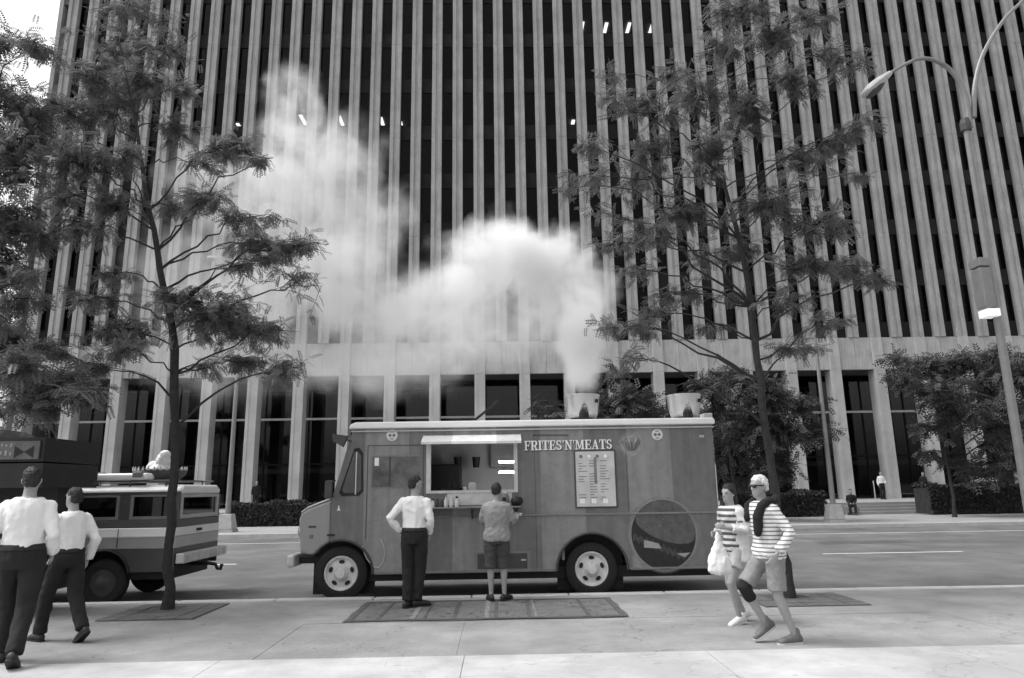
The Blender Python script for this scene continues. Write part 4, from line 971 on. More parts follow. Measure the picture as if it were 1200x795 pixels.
for cx in (-1.13, -3.45):
    for y, fl_ in ((.02, 0), (WD - .02, 1)):
        root = empty('wheel', (cx, y, .36)); root.parent = suv; root.rotation_euler = (0, 0, PI if fl_ else 0); T = Matrix.Rotation(PI / 2, 4, 'X')
        MB().lathe([(.20, -.2), (.33, -.2), (.36, -.17), (.36, -.03), (.33, 0), (.22, .0), (.20, -.02)], 32, T, cap=False).build('tyre', 'rubber', root, True)
        MB().lathe([(.20, -.15), (.20, -.02), (.16, -.03), (.08, -.0), (.05, .02), (0, .02)], 24, T, cap=False).build('rim', 'dark_grey', root, True)
for x in (-.93, -1.78, -2.70):
    MB().box(x - .006, x + .006, -.019, -.0155, SZ(.76), SZ(1.06)).build('door_seam', 'black', suv)
for x in (-1.62, -2.52): MB().box(x, x + .14, -.04, -.012, SZ(1.10), SZ(1.125)).build('door_handle', 'alu', suv, bevel=.006)
MB().box(-LW + .05, -.02, -.03, -.0155, SZ(.925), SZ(.94)).build('side_trim', 'alu_dull', suv)
for cx, cz, r in A2:
    MB().tube([(cx + r * math.cos(t), -.01, cz + r * math.sin(t)) for t in [PI * q_ / 18 for q_ in range(1, 18)]], .022, 6).build('arch_lip', 'black', suv, True)
# roof basket with a white bundle
bx = on_y(188, 549, SY + .75); bk = empty('roof_basket', (bx.x, SY + .75, roofz - .13 + .08)); tag(bk, 'dark shallow basket with toothed rim on the wagon roof', 'basket')
MB().lathe([(.30, 0), (.42, .10), (.44, .19), (.42, .19), (.40, .11), (.28, .02)], 28).build('bowl', 'dark_grey', bk, True)
th = MB()
for k in range(28):
    a = 2 * PI * k / 28; th.prism([(a_, b_) for a_, b_ in ((-.03, .17), (.03, .17), (0, .24))], .425, .44)
    for i in range(len(th.v) - 6, len(th.v)):
        x, y, z = th.v[i]; th.v[i] = (x * math.cos(a) - y * math.sin(a), x * math.sin(a) + y * math.cos(a), z)
th.build('toothed_rim', 'light_grey', bk)
bn = MB(); bn.ell((0, 0, .14), (.21, .2, .16)); bn.ell((.05, -.03, .30), (.12, .12, .17)); bn.ell((.09, -.05, .42), (.09, .085, .09)); bn.ell((-.12, .0, .20), (.12, .12, .12))

# ------------------------------------------------------------------ food cart at the left
cart = empty('food_cart', (-7.05, 10.25, 0)); tag(cart, 'dark food cart with lettered canopy board, parked by the wagon', 'food cart')
xr = on_y(112, 540, 11.1).x + 7.05; xb = on_y(86, 620, 11.0).x + 7.05
MB().box(-1.6, xb, -.25, .85, .28, .98).build('cart_body', 'cart_dark', cart, bevel=.02)
MB().box(-1.7, xb + .18, -.36, .9, .985, 1.03).build('counter_top', 'alu_dull', cart, bevel=.008)
for x in (-1.55, xb - .06):
    for y in (-.2, .8): MB().tube([(x, y, 1.03), (x, y, 2.0)], .022, 8).build('post', 'dark_grey', cart)
MB().box(-1.5, xb - .02, .3, .8, 1.04, 1.95).build('cart_cabinet', 'cart_dark', cart)
zb0, zb1 = on_y(60, 541, 9.9).z, on_y(60, 513, 9.9).z
MB().box(-1.75, xr, -.40, .95, zb0 - .35, zb0 - .02).build('canopy_skirt', 'cart_dark', cart)
MB().box(-1.75, xr, -.42, .97, zb0, zb1).build('canopy_box', 'cart_dark', cart)
MB().box(-1.0, xr - .05, -.45, -.424, zb0 + .03, zb1 - .05).build('sign_board', 'cart_sign', cart)
mk = MB(); rr_ = random.Random(3)
for row, (za, zh) in enumerate(((zb1 - .13, .05), (zb1 - .24, .07))):
    x = xr - 1.0
    while x < xr - .42:
        wdt = rr_.uniform(.02, .06); mk.box(x, x + wdt * .6, -.453, -.4505, za + rr_.uniform(-.01, .01), za + zh * rr_.uniform(.6, 1)); x += wdt + .015
o = mk.build('sign_marks', 'cart_mark', cart); o['kind'] = 'stuff'
for s_ in (-1, 1): MB().prism([(xr - .25, zb0 + .13), (xr - .25 + s_ * .13, zb0 + .21), (xr - .25 + s_ * .13, zb0 + .05)][::s_], -.456, -.4505).build('bow_emblem', 'black', cart)
MB().prism([(-.85, zb1 + .002), (.15, zb1 + .002), (-.15, zb1 + .16), (-.6, zb1 + .20)], -.35, .6).build('canopy_lid', 'dark_grey', cart)
MB().add([(-.75, -.2, zb1 + .18), (-.2, -.2, zb1 + .12), (-.45, -.1, zb1 + .36), (-.92, -.1, zb1 + .40)], [(0, 1, 2, 3)]).build('lid_flap', 'dark_grey', cart).modifiers.new('s', 'SOLIDIFY').thickness = .03
for x in (-1.2, .0):
    for y in (-.1, .75): MB().lathe([(.20, -.04), (.22, -.03), (.22, .03), (.20, .04)], 20, Matrix.Translation((x, y, .22)) @ Matrix.Rotation(PI / 2, 4, 'X')).build('wheel', 'rubber', cart)

# ================================================================== STREET LAMPS
def smooth_pts(pts, n=6):
    pts = [Vector(p) for p in pts]; out = []
    for i in range(len(pts) - 1):
        p0, p1, p2, p3 = pts[max(i - 1, 0)], pts[i], pts[i + 1], pts[min(i + 2, len(pts) - 1)]
        for k in range(n):
            t = k / n; out.append(.5 * ((2 * p1) + (p2 - p0) * t + (2 * p0 - 5 * p1 + 4 * p2 - p3) * t * t + (3 * p1 - p0 - 3 * p2 + p3) * t ** 3))
    return out + [pts[-1]]
def lamp(base, top, arm, head_end, label, r0, r1, pedestal, arm2=None):
    root = empty('street_lamp', base); tag(root, label, 'street lamp', 'street lamps'); b = Vector(base)
    if pedestal:
        MB().prism([(-.36, -.36), (.36, -.36), (.36, .36), (-.36, .36)], 0, .12, 'z').build('plinth', 'lamp_base', root)
        mb = MB(); mb.add([(sx * w_, sy * w_, z) for z, w_ in ((.121, .33), (.75, .24)) for sx, sy in ((-1, -1), (1, -1), (1, 1), (-1, 1))], [(3, 2, 1, 0), (4, 5, 6, 7)] + [(k, (k + 1) % 4, (k + 1) % 4 + 4, k + 4) for k in range(4)]); mb.build('pedestal', 'lamp_base', root, bevel=.03)
    t = Vector(top) - b
    MB().tube([Vector((0, 0, .0)), t * .5 if abs(t.x) < 1e-3 else t * .5, t], [r0, (r0 + r1) / 2, r1], 12).build('pole', 'lamp_metal', root, True)
    ap = smooth_pts([Vector(p) - b for p in arm]); MB().tube(ap, [r1 * (1 - .45 * i / len(ap)) for i in range(len(ap))], 8).build('arm', 'lamp_metal', root, True)
    if arm2: ap2 = smooth_pts([Vector(p) - b for p in arm2]); MB().tube(ap2, [r1 * (1 - .45 * i / len(ap2)) for i in range(len(ap2))], 8).build('arm', 'lamp_metal', root, True)
    h0, h1 = ap[-1], Vector(head_end) - b; ax = (h1 - h0); L = ax.length; ax.normalize(); sd2 = ax.cross(Vector((0, 0, 1))).normalized(); un = sd2.cross(ax).normalized()
    rings = []
    for tt, a_, b_ in ((0, .05, .045), (.15, .09, .06), (.45, .16, .085), (.75, .17, .09), (.95, .12, .06), (1, .05, .03)):
        rings.append((h0 + ax * L * tt - un * .0, sd2 * a_, un * b_))
    hd = MB().loft(rings).build('lamp_head', 'light_grey', root, True)
    rings = [(h0 + ax * L * tt - un * .07, sd2 * a_, un * b_) for tt, a_, b_ in ((.42, .09, .03), (.6, .14, .07), (.85, .13, .06), (.95, .06, .02))]
    MB().loft(rings).build('lens', 'dark_grey', hd, True)
    MB().lathe([(r1 * 1.8, -.12), (r1 * 1.9, 0), (r1 * 1.4, .1)], 12, Matrix.Translation(t)).build('collar', 'dark_grey', root)
    return root
YL = 10.85
A = lambda x, y, Y=YL: on_y(x, y, Y)
tpx = A(1138, 146); bse = Vector((A(1166, 400).x * .5 + tpx.x * .5, YL, 0))
nl = lamp(bse, (bse.x, YL, tpx.z), [A(1137, 150), A(1131, 112), A(1117, 86), A(1098, 72), A(1078, 69), A(1058, 77), A(1043, 86)], A(1012, 111), 'tall twin-armed lamp post with a signal box, on the near pavement', .078, .046, False, [A(1141, 138), A(1143, 98), A(1153, 62), A(1176, 24), A(1200, 0)])
# the signal box strapped to its pole
sxx = A(1160, 340); loc = sxx - bse
MB().box(loc.x - .19, loc.x - .02, -.12, .12, loc.z - .30, loc.z + .36).build('signal_box', 'lamp_metal', nl, bevel=.015)
MB().box(loc.x - .20, loc.x - .02, -.14, .14, loc.z + .375, loc.z + .52).build('signal_cap', 'lamp_metal', nl, bevel=.015)
MB().box(loc.x - .18, loc.x + .02, -.13, .1, loc.z - .46, loc.z - .34).build('signal_lens', 'signal_white', nl)
YF = 31.0
B_ = lambda x, y: on_y(x, y, YF)
b1 = on_y(978, 608, YF); b1.z = 0; t1 = B_(951, 362)
lamp(b1, (b1.x, YF, t1.z), [(b1.x, YF, t1.z - .1), B_(944, 345), B_(932, 324), B_(912, 310), B_(892, 306), B_(880, 306)], B_(861, 302), 'pale lamp post with square plinth on the far pavement by the plaza entrance', .12, .06, True)
b2_ = on_y(266, 616, YF); b2_.z = 0; t2 = B_(284, 352)
lamp(b2_, (b2_.x, YF, t2.z), [(b2_.x, YF, t2.z - .1), B_(285, 335), B_(282, 320), B_(274, 309), B_(265, 304), B_(258, 303)], B_(243, 302), 'pale lamp post with square plinth on the far pavement between wagon and truck', .12, .06, True)

# ================================================================== PEOPLE
def remesh(mb, name, vox, material, parent, smooth_it=4, wrinkle=0.0, wscale=9.0, seed=0, loc=None, extra=None):
    """fuse overlapping closed shapes into one continuous skin"""
    me = mb.mesh(name + '_raw'); o = bpy.data.objects.new(name + '_raw', me); COL.objects.link(o)
    bm = bmesh.new(); bm.from_mesh(me); bmesh.ops.recalc_face_normals(bm, faces=bm.faces); bm.to_mesh(me); bm.free()
    r = o.modifiers.new('r', 'REMESH'); r.mode = 'VOXEL'; r.voxel_size = vox; r.use_smooth_shade = True
    if smooth_it: s = o.modifiers.new('s', 'SMOOTH'); s.factor = .5; s.iterations = smooth_it
    dg = bpy.context.evaluated_depsgraph_get(); m2 = bpy.data.meshes.new_from_object(o.evaluated_get(dg)); m2.name = name
    bpy.data.objects.remove(o); bpy.data.meshes.remove(me)
    n = len(m2.vertices); co = np.empty(n * 3, np.float32); m2.vertices.foreach_get('co', co); co = co.reshape(-1, 3)
    if wrinkle:
        no = np.empty(n * 3, np.float32); m2.vertices.foreach_get('normal', no); no = no.reshape(-1, 3)
        off = np.array([.6 * mnoise.noise((p[0] * wscale + seed, p[1] * wscale, p[2] * wscale * .55)) - .9 * abs(mnoise.noise((p[0] * wscale * .8 + p[2] * 4, p[1] * wscale * .8 - seed, p[2] * wscale * .9 - p[0] * 5))) + .4 * mnoise.noise((p[0] * wscale * 2.3, p[1] * wscale * 2.3 + seed, p[2] * wscale * 1.6)) for p in co.tolist()], np.float32)
        off = np.maximum(off + .45, -.05)
        co = co + no * (off * wrinkle)[:, None]; m2.vertices.foreach_set('co', co.ravel())
    m2.materials.clear(); m2.polygons.foreach_set('use_smooth', [True] * len(m2.polygons)); m2.update()
    return link(name, m2, material, parent, loc=loc)
def limb(mb, pts, rads, flat=False):
    """tapered round limb through the joints, with domed ends"""
    pts = [Vector(p) for p in pts]
    rings = []; u = None; n = len(pts)
    P, Rr = [], []
    t0 = (pts[1] - pts[0]).normalized(); t1 = (pts[-1] - pts[-2]).normalized()
    P += [pts[0] - t0 * rads[0] * .8, pts[0] - t0 * rads[0] * .4] + pts + [pts[-1] + t1 * rads[-1] * .4, pts[-1] + t1 * rads[-1] * .8]
    Rr += [rads[0] * .45, rads[0] * .85] + list(rads) + [rads[-1] * .85, rads[-1] * .45]
    if flat: P, Rr = P[:-2], Rr[:-2]
    for i, p in enumerate(P):
        t = (P[min(i + 1, len(P) - 1)] - P[max(i - 1, 0)]).normalized()
        if u is None: u = t.cross(Vector((0, 1, .1))).normalized()
        else: u = (u - t * u.dot(t)).normalized()
        rings.append((p, u * Rr[i], t.cross(u) * Rr[i]))
    mb.loft(rings)
def person(label, cat_group, loc, rz, H=1.75, pose=None, shirt='shirt_white', trousers='trousers_dark', shorts=False, shoes='shoe_dark', hair='hair_dark', hairstyle='short', skin='skin', sleeve=1.0, head=(0, 0), lean=(0, 0), vox=.010, girth=1.0, female=False, seated=False, extras=None, shorts_len=.85, tucked=True):
    pose = pose or {}
    root = empty('person', loc, rz); tag(root, label, 'person', cat_group)
    k = H / 1.75
    J = dict(pelvis=(0, 0, .93), shL=(-.160, 0, 1.385), shR=(.160, 0, 1.385), elL=(-.24, -.03, 1.13), elR=(.24, -.03, 1.13), wrL=(-.24, .06, .89), wrR=(.24, .06, .89),
             hipL=(-.09, 0, .91), hipR=(.09, 0, .91), knL=(-.10, .03, .50), knR=(.10, .03, .50), anL=(-.10, -.03, .09), anR=(.10, -.03, .09))
    J.update(pose)
    px, py, pz = J['pelvis']
    def tl_(p):                                    # upper body leans and follows the pelvis
        x, y, z = p; h = max(0, z - .93)
        return (x + px + lean[0] * h, y + py + lean[1] * h, z + pz - .93)
    J = {q: (Vector(tl_(v)) if q[:2] in ('sh', 'el', 'wr') else Vector(v)) * k for q, v in J.items()}
    g_ = girth
    sw_ = .92 if female else 1.0
    tors = [(.83, .13, .105), (.90, .165, .12), (.97, .165, .122), (1.08, .135 + .03 * (g_ - 1), .105), (1.20, .155, .115), (1.32, .172 * sw_, .118), (1.40, .168 * sw_, .105), (1.455, .11, .085), (1.485, .062, .062)]
    def torso(mb, inflate, z0, z1, flare=0):
        rings = []
        zz = [q[0] for q in tors]; zl = sorted(set([z0, z1] + [z for z in zz if z0 < z < z1]))
        for z in zl:
            a, b = float(np.interp(z, zz, [q[1] for q in tors])), float(np.interp(z, zz, [q[2] for q in tors]))
            c = Vector(tl_((0, 0, z))) * k
            fl = flare * max(0, 1 - abs(z - 1.07) / .09)
            rings.append((c, Vector((1, 0, 0)) * (a * g_ + inflate + fl) * k, Vector((0, 1, 0)) * (b * g_ * (1.08 if g_ > 1.05 else 1) + inflate + fl) * k))
        mb.loft(rings)
    def arms(mb, inflate, frac, hands):
        for s in 'LR':
            a, e, w_ = J['sh' + s], J['el' + s], J['wr' + s]
            pts = [a, a.lerp(e, .35), e, e.lerp(w_, .35), w_]; rd = [.056, .050, .040, .041, .028]
            if frac < 1:
                if frac < .55: pts, rd = [a, a.lerp(e, .5), a.lerp(e, 1.9 * frac)], [.058, .056, .058]
                else: pts, rd = [a, a.lerp(e, .5), e, e.lerp(w_, (frac - .5) * 2)], [.056, .05, .044, .042]
            limb(mb, pts, [(r + inflate) * k for r in rd], flat=not hands)
            if hands:
                d = (w_ - e).normalized(); sid = Vector((1 if s == 'L' else -1, 0, 0)); sid = (sid - d * sid.dot(d)).normalized(); nn = d.cross(sid)
                pc = w_ + d * .05 * k
                mb.loft([(w_ - d * .01, nn * .024 * k, sid * .018 * k), (w_ + d * .03 * k, nn * .038 * k, sid * .017 * k), (w_ + d * .085 * k, nn * .042 * k, sid * .015 * k), (w_ + d * .10 * k, nn * .036 * k, sid * .012 * k)])
                for i, (o_, L) in enumerate(((-.031, .062), (-.0105, .075), (.0105, .070), (.031, .055))):
                    b0 = w_ + d * .088 * k + nn * o_ * k; b1_ = b0 + d * L * .5 * k + sid * .006; b2__ = b1_ + d * L * .35 * k + sid * L * .45 * k
                    limb(mb, [b0, b1_, b2__], [.0095 * k, .0088 * k, .0078 * k])
                tb = w_ + d * .03 * k - nn * .03 * k; limb(mb, [tb, tb + d * .035 * k - nn * .028 * k + sid * .01, tb + d * .065 * k - nn * .030 * k + sid * .022], [.012 * k, .0105 * k, .009 * k])
    def legs(mb, inflate, frac, straight=0.0):
        for s in 'LR':
            h, kn, an = J['hip' + s], J['kn' + s], J['an' + s]
            pts = [h, h.lerp(kn, .35), h.lerp(kn, .75), kn, kn.lerp(an, .3), kn.lerp(an, .7), an]
            rd = [.088 * g_, .080 * g_, .062, .054, .053, .040, .034]
            if straight: rd = [rd[0], max(rd[1], .082), max(rd[2], .072), .068, .064, .060, .058]
            if frac is not None:
                cut = h.lerp(kn, frac) if frac <= 1 else kn.lerp(an, frac - 1)
                pts = [h, h.lerp(kn, .35), h.lerp(kn, .65 * min(frac, 1) + .05), cut]; rd = [.088 * g_, .084 * g_, .080, .083]
            limb(mb, pts, [(r + inflate) * k for r in rd], flat=bool(straight))
    # ---- head
    hy, hp = head
    hc = Vector(tl_((0, .015, 1.625))) * k
    HR = Matrix.Translation(hc) @ Matrix.Rotation(hy, 4, 'Z') @ Matrix.Rotation(hp, 4, 'X') @ Matrix.Scale(k, 4)
    def hl(mb, rings):
        mb.loft([(HR @ Vector(c), HR.to_3x3() @ Vector((a, 0, 0)), HR.to_3x3() @ Vector((0, b, 0))) for c, a, b in rings])
    body = MB(); torso(body, -.022, .83, 1.486); arms(body, -.010 if sleeve > .6 else 0, 1, True); legs(body, 0, None)
    limb(body, [Vector(tl_((0, -.005, 1.45))) * k, hc + Vector((0, 0, -.06 * k))], [.058 * k, .054 * k])
    hl(body, [((0, .045, -.122), .022, .02), ((0, .035, -.112), .042, .045), ((0, .022, -.08), .056, .068), ((0, .012, -.04), .064, .082), ((0, .003, 0), .070, .090), ((0, -.002, .04), .073, .095), ((0, -.006, .075), .068, .088), ((0, -.01, .105), .048, .062), ((0, -.01, .122), .018, .024)])
    hl(body, [((0, .098, -.038), .006, .004), ((0, .104, -.030), .014, .014), ((0, .098, -.012), .010, .012), ((0, .090, .02), .007, .008)])          # nose
    hl(body, [((0, .083, -.078), .022, .010), ((0, .085, -.066), .024, .012), ((0, .083, -.055), .02, .01)])                                           # lips
    hl(body, [((0, .083, .018), .045, .010), ((0, .085, .028), .05, .012), ((0, .082, .04), .044, .01)])                                              # brow
    for sx in (-1, 1): hl(body, [((sx * .070, -.012, -.035), .006, .012), ((sx * .077, -.014, -.01), .009, .02), ((sx * .076, -.016, .018), .007, .016)])
    for s in 'LR':
        an = J['an' + s]; kn = J['kn' + s]; f = Vector((0, 1, 0)); pt = pose.get('toe' + s)
        if pt: f = Vector(pt).normalized()
        limb(body, [an + Vector((0, 0, -.035 * k)) - f * .03 * k, an + f * .06 * k + Vector((0, 0, -.045 * k)), an + f * .15 * k + Vector((0, 0, -.062 * k))], [.034 * k, .034 * k, .026 * k])
    remesh(body, 'body', vox, skin, root, 3)
    # ---- clothes
    sh = MB()
    if tucked: torso(sh, .010, 1.0, 1.462, .014)
    else: torso(sh, .030 if not female else .010, .87, 1.462)
    arms(sh, .011, sleeve, False)
    if shirt: remesh(sh, 'shirt', vox * 1.15, shirt, root, 6, .018, 9, seed=loc[0])
    tr = MB(); torso(tr, .014 if tucked else .006, .83, 1.035 if tucked else .95); legs(tr, .010, shorts_len if shorts else None, 1.0)
    remesh(tr, 'shorts' if shorts else 'trousers', vox * 1.15, trousers, root, 2 if shorts else 3, .014, 9, seed=loc[1])
    if tucked and not seated and vox < .014:
        bt = MB(); torso(bt, .029, .992, 1.046); remesh(bt, 'belt', .009, 'black', root, 1)
    for s in 'LR':
        an = J['an' + s]; f = Vector((0, 1, 0)); pt = pose.get('toe' + s)
        if pt: f = Vector(pt).normalized()
        sm = MB(); upv = Vector((0, 0, 1)); up2 = (upv - f * upv.dot(f)).normalized()
        side_ = f.cross(upv).normalized()
        def ring(t, hgt, wid, ht): c = an + f * t * k - up2 * (.09 - hgt) * k; sm_r.append((c, side_ * wid * k, up2 * ht * k))
        sm_r = []
        ring(-.085, .035, .02, .02); ring(-.075, .042, .034, .038); ring(-.03, .052, .041, .050); ring(.03, .048, .043, .046); ring(.10, .040, .049, .040); ring(.165, .032, .046, .033); ring(.195, .026, .036, .026); ring(.205, .024, .018, .014)
        sm.loft(sm_r)
        if shoes == 'sneaker':
            limb(sm, [an - f * .02 * k - up2 * .02 * k, an - f * .015 * k + up2 * .035 * k], [.046 * k, .043 * k]); limb(sm, [an + f * .02 * k - up2 * .015 * k, an + f * .09 * k - up2 * .04 * k], [.034 * k, .03 * k])
        so_ = remesh(sm, 'shoe', max(vox, .010), shoes, root, 3)
        if vox < .014:
            sp_ = [(-.088, .012), (-.075, .034), (-.02, .043), (.05, .044), (.12, .051), (.17, .048), (.203, .030), (.212, .008)]
            ol = [(t_, w_) for t_, w_ in sp_] + [(t_, -w_) for t_, w_ in reversed(sp_)]
            sv = [an + f * t_ * k + side_ * w_ * k - up2 * (.09 - h_) * k for h_ in (-.004, .016) for t_, w_ in ol]; n_ = len(ol)
            MB().add(sv, [tuple(range(n_)), tuple(range(2 * n_ - 1, n_ - 1, -1))] + [(q_, q_ + n_, (q_ + 1) % n_ + n_, (q_ + 1) % n_) for q_ in range(n_)]).build('sole', 'sole' if shoes in ('sneaker', 'shoe_light') else 'black', so_)
    if hair:
        hm = MB()
        if hairstyle == 'short':
            hl(hm, [((0, -.055, -.055), .046, .033), ((0, -.045, -.03), .062, .052), ((0, -.03, .0), .072, .071), ((0, -.024, .035), .0755, .078), ((0, -.012, .066), .074, .088), ((0, -.008, .098), .058, .076), ((0, -.006, .124), .030, .042)])
        elif hairstyle == 'crop':
            hl(hm, [((0, -.055, -.04), .05, .036), ((0, -.040, -.01), .071, .064), ((0, -.022, .035), .077, .082), ((0, -.008, .068), .074, .092), ((0, -.010, .10), .056, .072), ((0, -.012, .127), .028, .036)])
        else:
            hl(hm, [((0, -.10, -.16), .03, .025), ((0, -.095, -.12), .045, .04), ((0, -.075, -.07), .062, .05), ((0, -.045, -.03), .074, .062), ((0, -.03, .0), .080, .076), ((0, -.022, .035), .083, .086), ((0, -.012, .07), .080, .092), ((0, -.010, .105), .062, .076), ((0, -.012, .132), .030, .04)])
        remesh(hm, 'hair', max(.008, vox * .8), hair, root, 1, .014, 34, seed=3)
    if vox < .014:
        for sx in (-1, 1):
            MB().ell(HR @ Vector((sx * .030, .083, .006)), (.011 * k, .009 * k, .007 * k), 8, 6).build('eye', 'black', root, True)
    return root, J, HR, k, tl_

VIS = {}
# man in the white shirt before the truck, one hand on his hip, looking to the right
person('man in white shirt and dark trousers standing on the rug, elbow bent, looking aside', None, (-1.24, 10.33, .016), -.12, 1.80,
       dict(pelvis=(.02, 0, .93), elL=(-.33, -.10, 1.17), wrL=(-.20, .02, .985), elR=(.235, -.04, 1.14), wrR=(.19, .10, .95), hipL=(-.07, 0, .91), hipR=(.11, 0, .91), knL=(-.07, .03, .50), anL=(-.06, -.02, .09), knR=(.10, .06, .50), anR=(.06, .05, .09), toeR=(.75, .6, 0), toeL=(.35, .9, 0)),
       head=(-.75, -.05), sleeve=1.0, hairstyle='short', vox=.010)
# man in T-shirt and shorts at the window
r2, J2, HR2, k2, _t = person('man in grey T-shirt and dark shorts ordering at the serving window', None, (-.05, 10.80, .016), -.05, 1.68,
       dict(elL=(-.23, .10, 1.14), wrL=(-.12, .27, 1.14), elR=(.25, .06, 1.14), wrR=(.31, .26, 1.20), knL=(-.10, .02, .5), anL=(-.095, 0, .09), anR=(.105, 0, .09), toeR=(.5, .85, 0), toeL=(-.3, .95, 0)),
       tucked=False, shirt='shirt_grey', trousers='shorts_dark', shorts=True, sleeve=.46, hairstyle='crop', head=(-.12, .06), skin='skin', girth=1.10, shorts_len=1.06)
w_ = J2['wrR']; pl = empty('paper_tray', Vector((-.05, 10.80, .016)) + w_ + Vector((.03, .11, .03))); tag(pl, 'white paper food tray held up by the man in shorts', 'tray')
mb = MB(); mb.add([(sx * a_, sy * b_, z) for z, a_, b_ in ((0, .05, .07), (.035, .065, .09), (.033, .060, .084), (.004, .046, .065)) for sx, sy in ((-1, -1), (1, -1), (1, 1), (-1, 1))], [(3, 2, 1, 0), (12, 13, 14, 15)] + [(i * 4 + q, i * 4 + (q + 1) % 4, i * 4 + 4 + (q + 1) % 4, i * 4 + 4 + q) for i in range(3) for q in range(4)])
mb.build('tray', 'cream', pl); fo = MB()
for i in range(14): fo.box(-.006, .006, -.03, .03, -.006, .006, Matrix.Translation((random.uniform(-.03, .03), random.uniform(-.03, .03), .02 + i * .0022)) @ Matrix.Rotation(random.uniform(0, 3), 4, 'Z'))
o = fo.build('food', 'mid_grey', pl); o['kind'] = 'stuff'
x5, _ = tp(599, 592, -.22)
dbg = MB(); dbg.ell((0, 0, .075), (.10, .09, .075)); remesh(dbg, 'paper_bag', .012, 'black', None, 3, .012, 14, loc=(.28, TY - .17, SHZ - TZ)); tag(bpy.data.objects['paper_bag'], 'small crumpled dark bag on the shelf by the held tray', 'bag')

# striped man, striding to the left
rS, JS, HS, kS, tS = person('white-haired man in sunglasses and striped shirt walking past the truck', None, (2.88, 7.72, .0), PI / 2 + .22, 1.72,
       dict(pelvis=(0, .02, .92), elL=(-.28, -.10, 1.14), wrL=(-.26, .08, .93), elR=(.28, -.10, 1.13), wrR=(.26, -.02, .90), hipL=(-.09, .02, .91), hipR=(.09, .02, .91), knR=(.09, .30, .56), anR=(.09, .08, .19), toeR=(0, .85, -.45), knL=(-.09, .02, .49), anL=(-.09, -.14, .09)),
       tucked=False, shirt='striped_shirt', trousers='shorts_grey', shorts=True, sleeve=.92, hair='hair_white', hairstyle='short', shoes='sneaker', head=(.1, -.03), lean=(0, .05), girth=1.04, shorts_len=.9)
hs = MB()
for sx in (-1, 1): hs.ell(HS @ Vector((sx * .032, .092, .008)), (.030, .022, .020), 10, 6)
hs.tube([HS @ Vector((-.035, .10, .014)), HS @ Vector((.035, .10, .014))], .007, 6)
for sx in (-1, 1): hs.tube([HS @ Vector((sx * .055, .085, .014)), HS @ Vector((sx * .080, .0, .012))], .007, 6)
hs.build('sunglasses', 'black', rS, True)
sc_ = MB()
q = lambda x, y, z: Vector(tS((x, y, z))) * kS
limb(sc_, [q(-.15, -.04, 1.475), q(-.09, -.11, 1.50), q(0, -.125, 1.505), q(.09, -.11, 1.50), q(.15, -.04, 1.475)], [.042] * 5)
limb(sc_, [q(-.14, .00, 1.48), q(-.13, .10, 1.42), q(-.11, .155, 1.30), q(-.10, .165, 1.14)], [.045, .052, .050, .040])
limb(sc_, [q(.14, .00, 1.48), q(.12, .10, 1.42), q(.09, .15, 1.30), q(.09, .16, 1.28)], [.042, .045, .04, .03])
remesh(sc_, 'draped_sweater', .012, 'scarf', rS, 3, .012, 14)
kb = MB(); kn, h, an = JS['knR'], JS['hipR'], JS['anR']; limb(kb, [kn.lerp(h, .28), kn, kn.lerp(an, .28)], [.080, .073, .066]); remesh(kb, 'knee_brace', .010, 'scarf', rS, 3, .006, 16)

# woman beside him
rW, JW, HW_, kW, tW = person('young woman in pale cardigan and striped top walking with a white bag', None, (2.84, 8.82, .0), PI / 2 + .45, 1.62,
       dict(pelvis=(0, .0, .93), shL=(-.15, 0, 1.40), shR=(.15, 0, 1.40), elL=(-.22, -.02, 1.15), wrL=(-.12, .20, 1.20), elR=(.21, -.03, 1.15), wrR=(.13, .18, 1.12), hipL=(-.085, 0, .91), hipR=(.085, 0, .91), knL=(-.08, .16, .51), anL=(-.07, .06, .10), toeL=(0, .95, -.2), knR=(.085, .04, .49), anR=(.085, -.16, .12), toeR=(0, .9, -.35)),
       tucked=False, shirt='striped_top', trousers='shorts_light', shorts=True, sleeve=.3, hairstyle='long', shoes='shoe_light', head=(.15, 0), female=True, shorts_len=.55, girth=.93)
cd = MB(); q = lambda x, y, z: Vector(tW((x, y, z))) * kW
limb(cd, [JW['shL'], JW['elL'], JW['elL'].lerp(JW['wrL'], .7)], [.066, .058, .052], True); limb(cd, [JW['shR'], JW['elR'], JW['elR'].lerp(JW['wrR'], .7)], [.066, .058, .052], True)
cd.loft([(q(0, -.045, z), Vector((a_ * kW, 0, 0)), Vector((0, b_ * kW, 0))) for z, a_, b_ in ((.76, .235, .135), (.9, .225, .135), (1.0, .21, .13), (1.1, .197, .125), (1.25, .205, .13), (1.36, .20, .13), (1.43, .15, .115), (1.475, .10, .085))])
mat('cardigan', .56, .9, .06, 8, .3, 22)
remesh(cd, 'cardigan', .012, 'cardigan', rW, 4, .014, 9)
bgw = Vector((2.84, 8.82, 0)) + Matrix.Rotation(PI / 2 + .45, 3, 'Z') @ (q(-.20, .44, .80))
hb = empty('shopping_bag', bgw); tag(hb, 'white plastic shopping bag hanging from the young woman', 'bag')
bm_ = MB(); bm_.loft([(Vector((0, 0, z)), Vector((a_, 0, 0)), Vector((0, b_, 0))) for z, a_, b_ in ((-.14, .10, .05), (-.10, .14, .075), (.0, .13, .07), (.12, .09, .045), (.22, .035, .02), (.33, .015, .012))])
remesh(bm_, 'sack', .012, 'shirt_white', hb, 3, .020, 11)

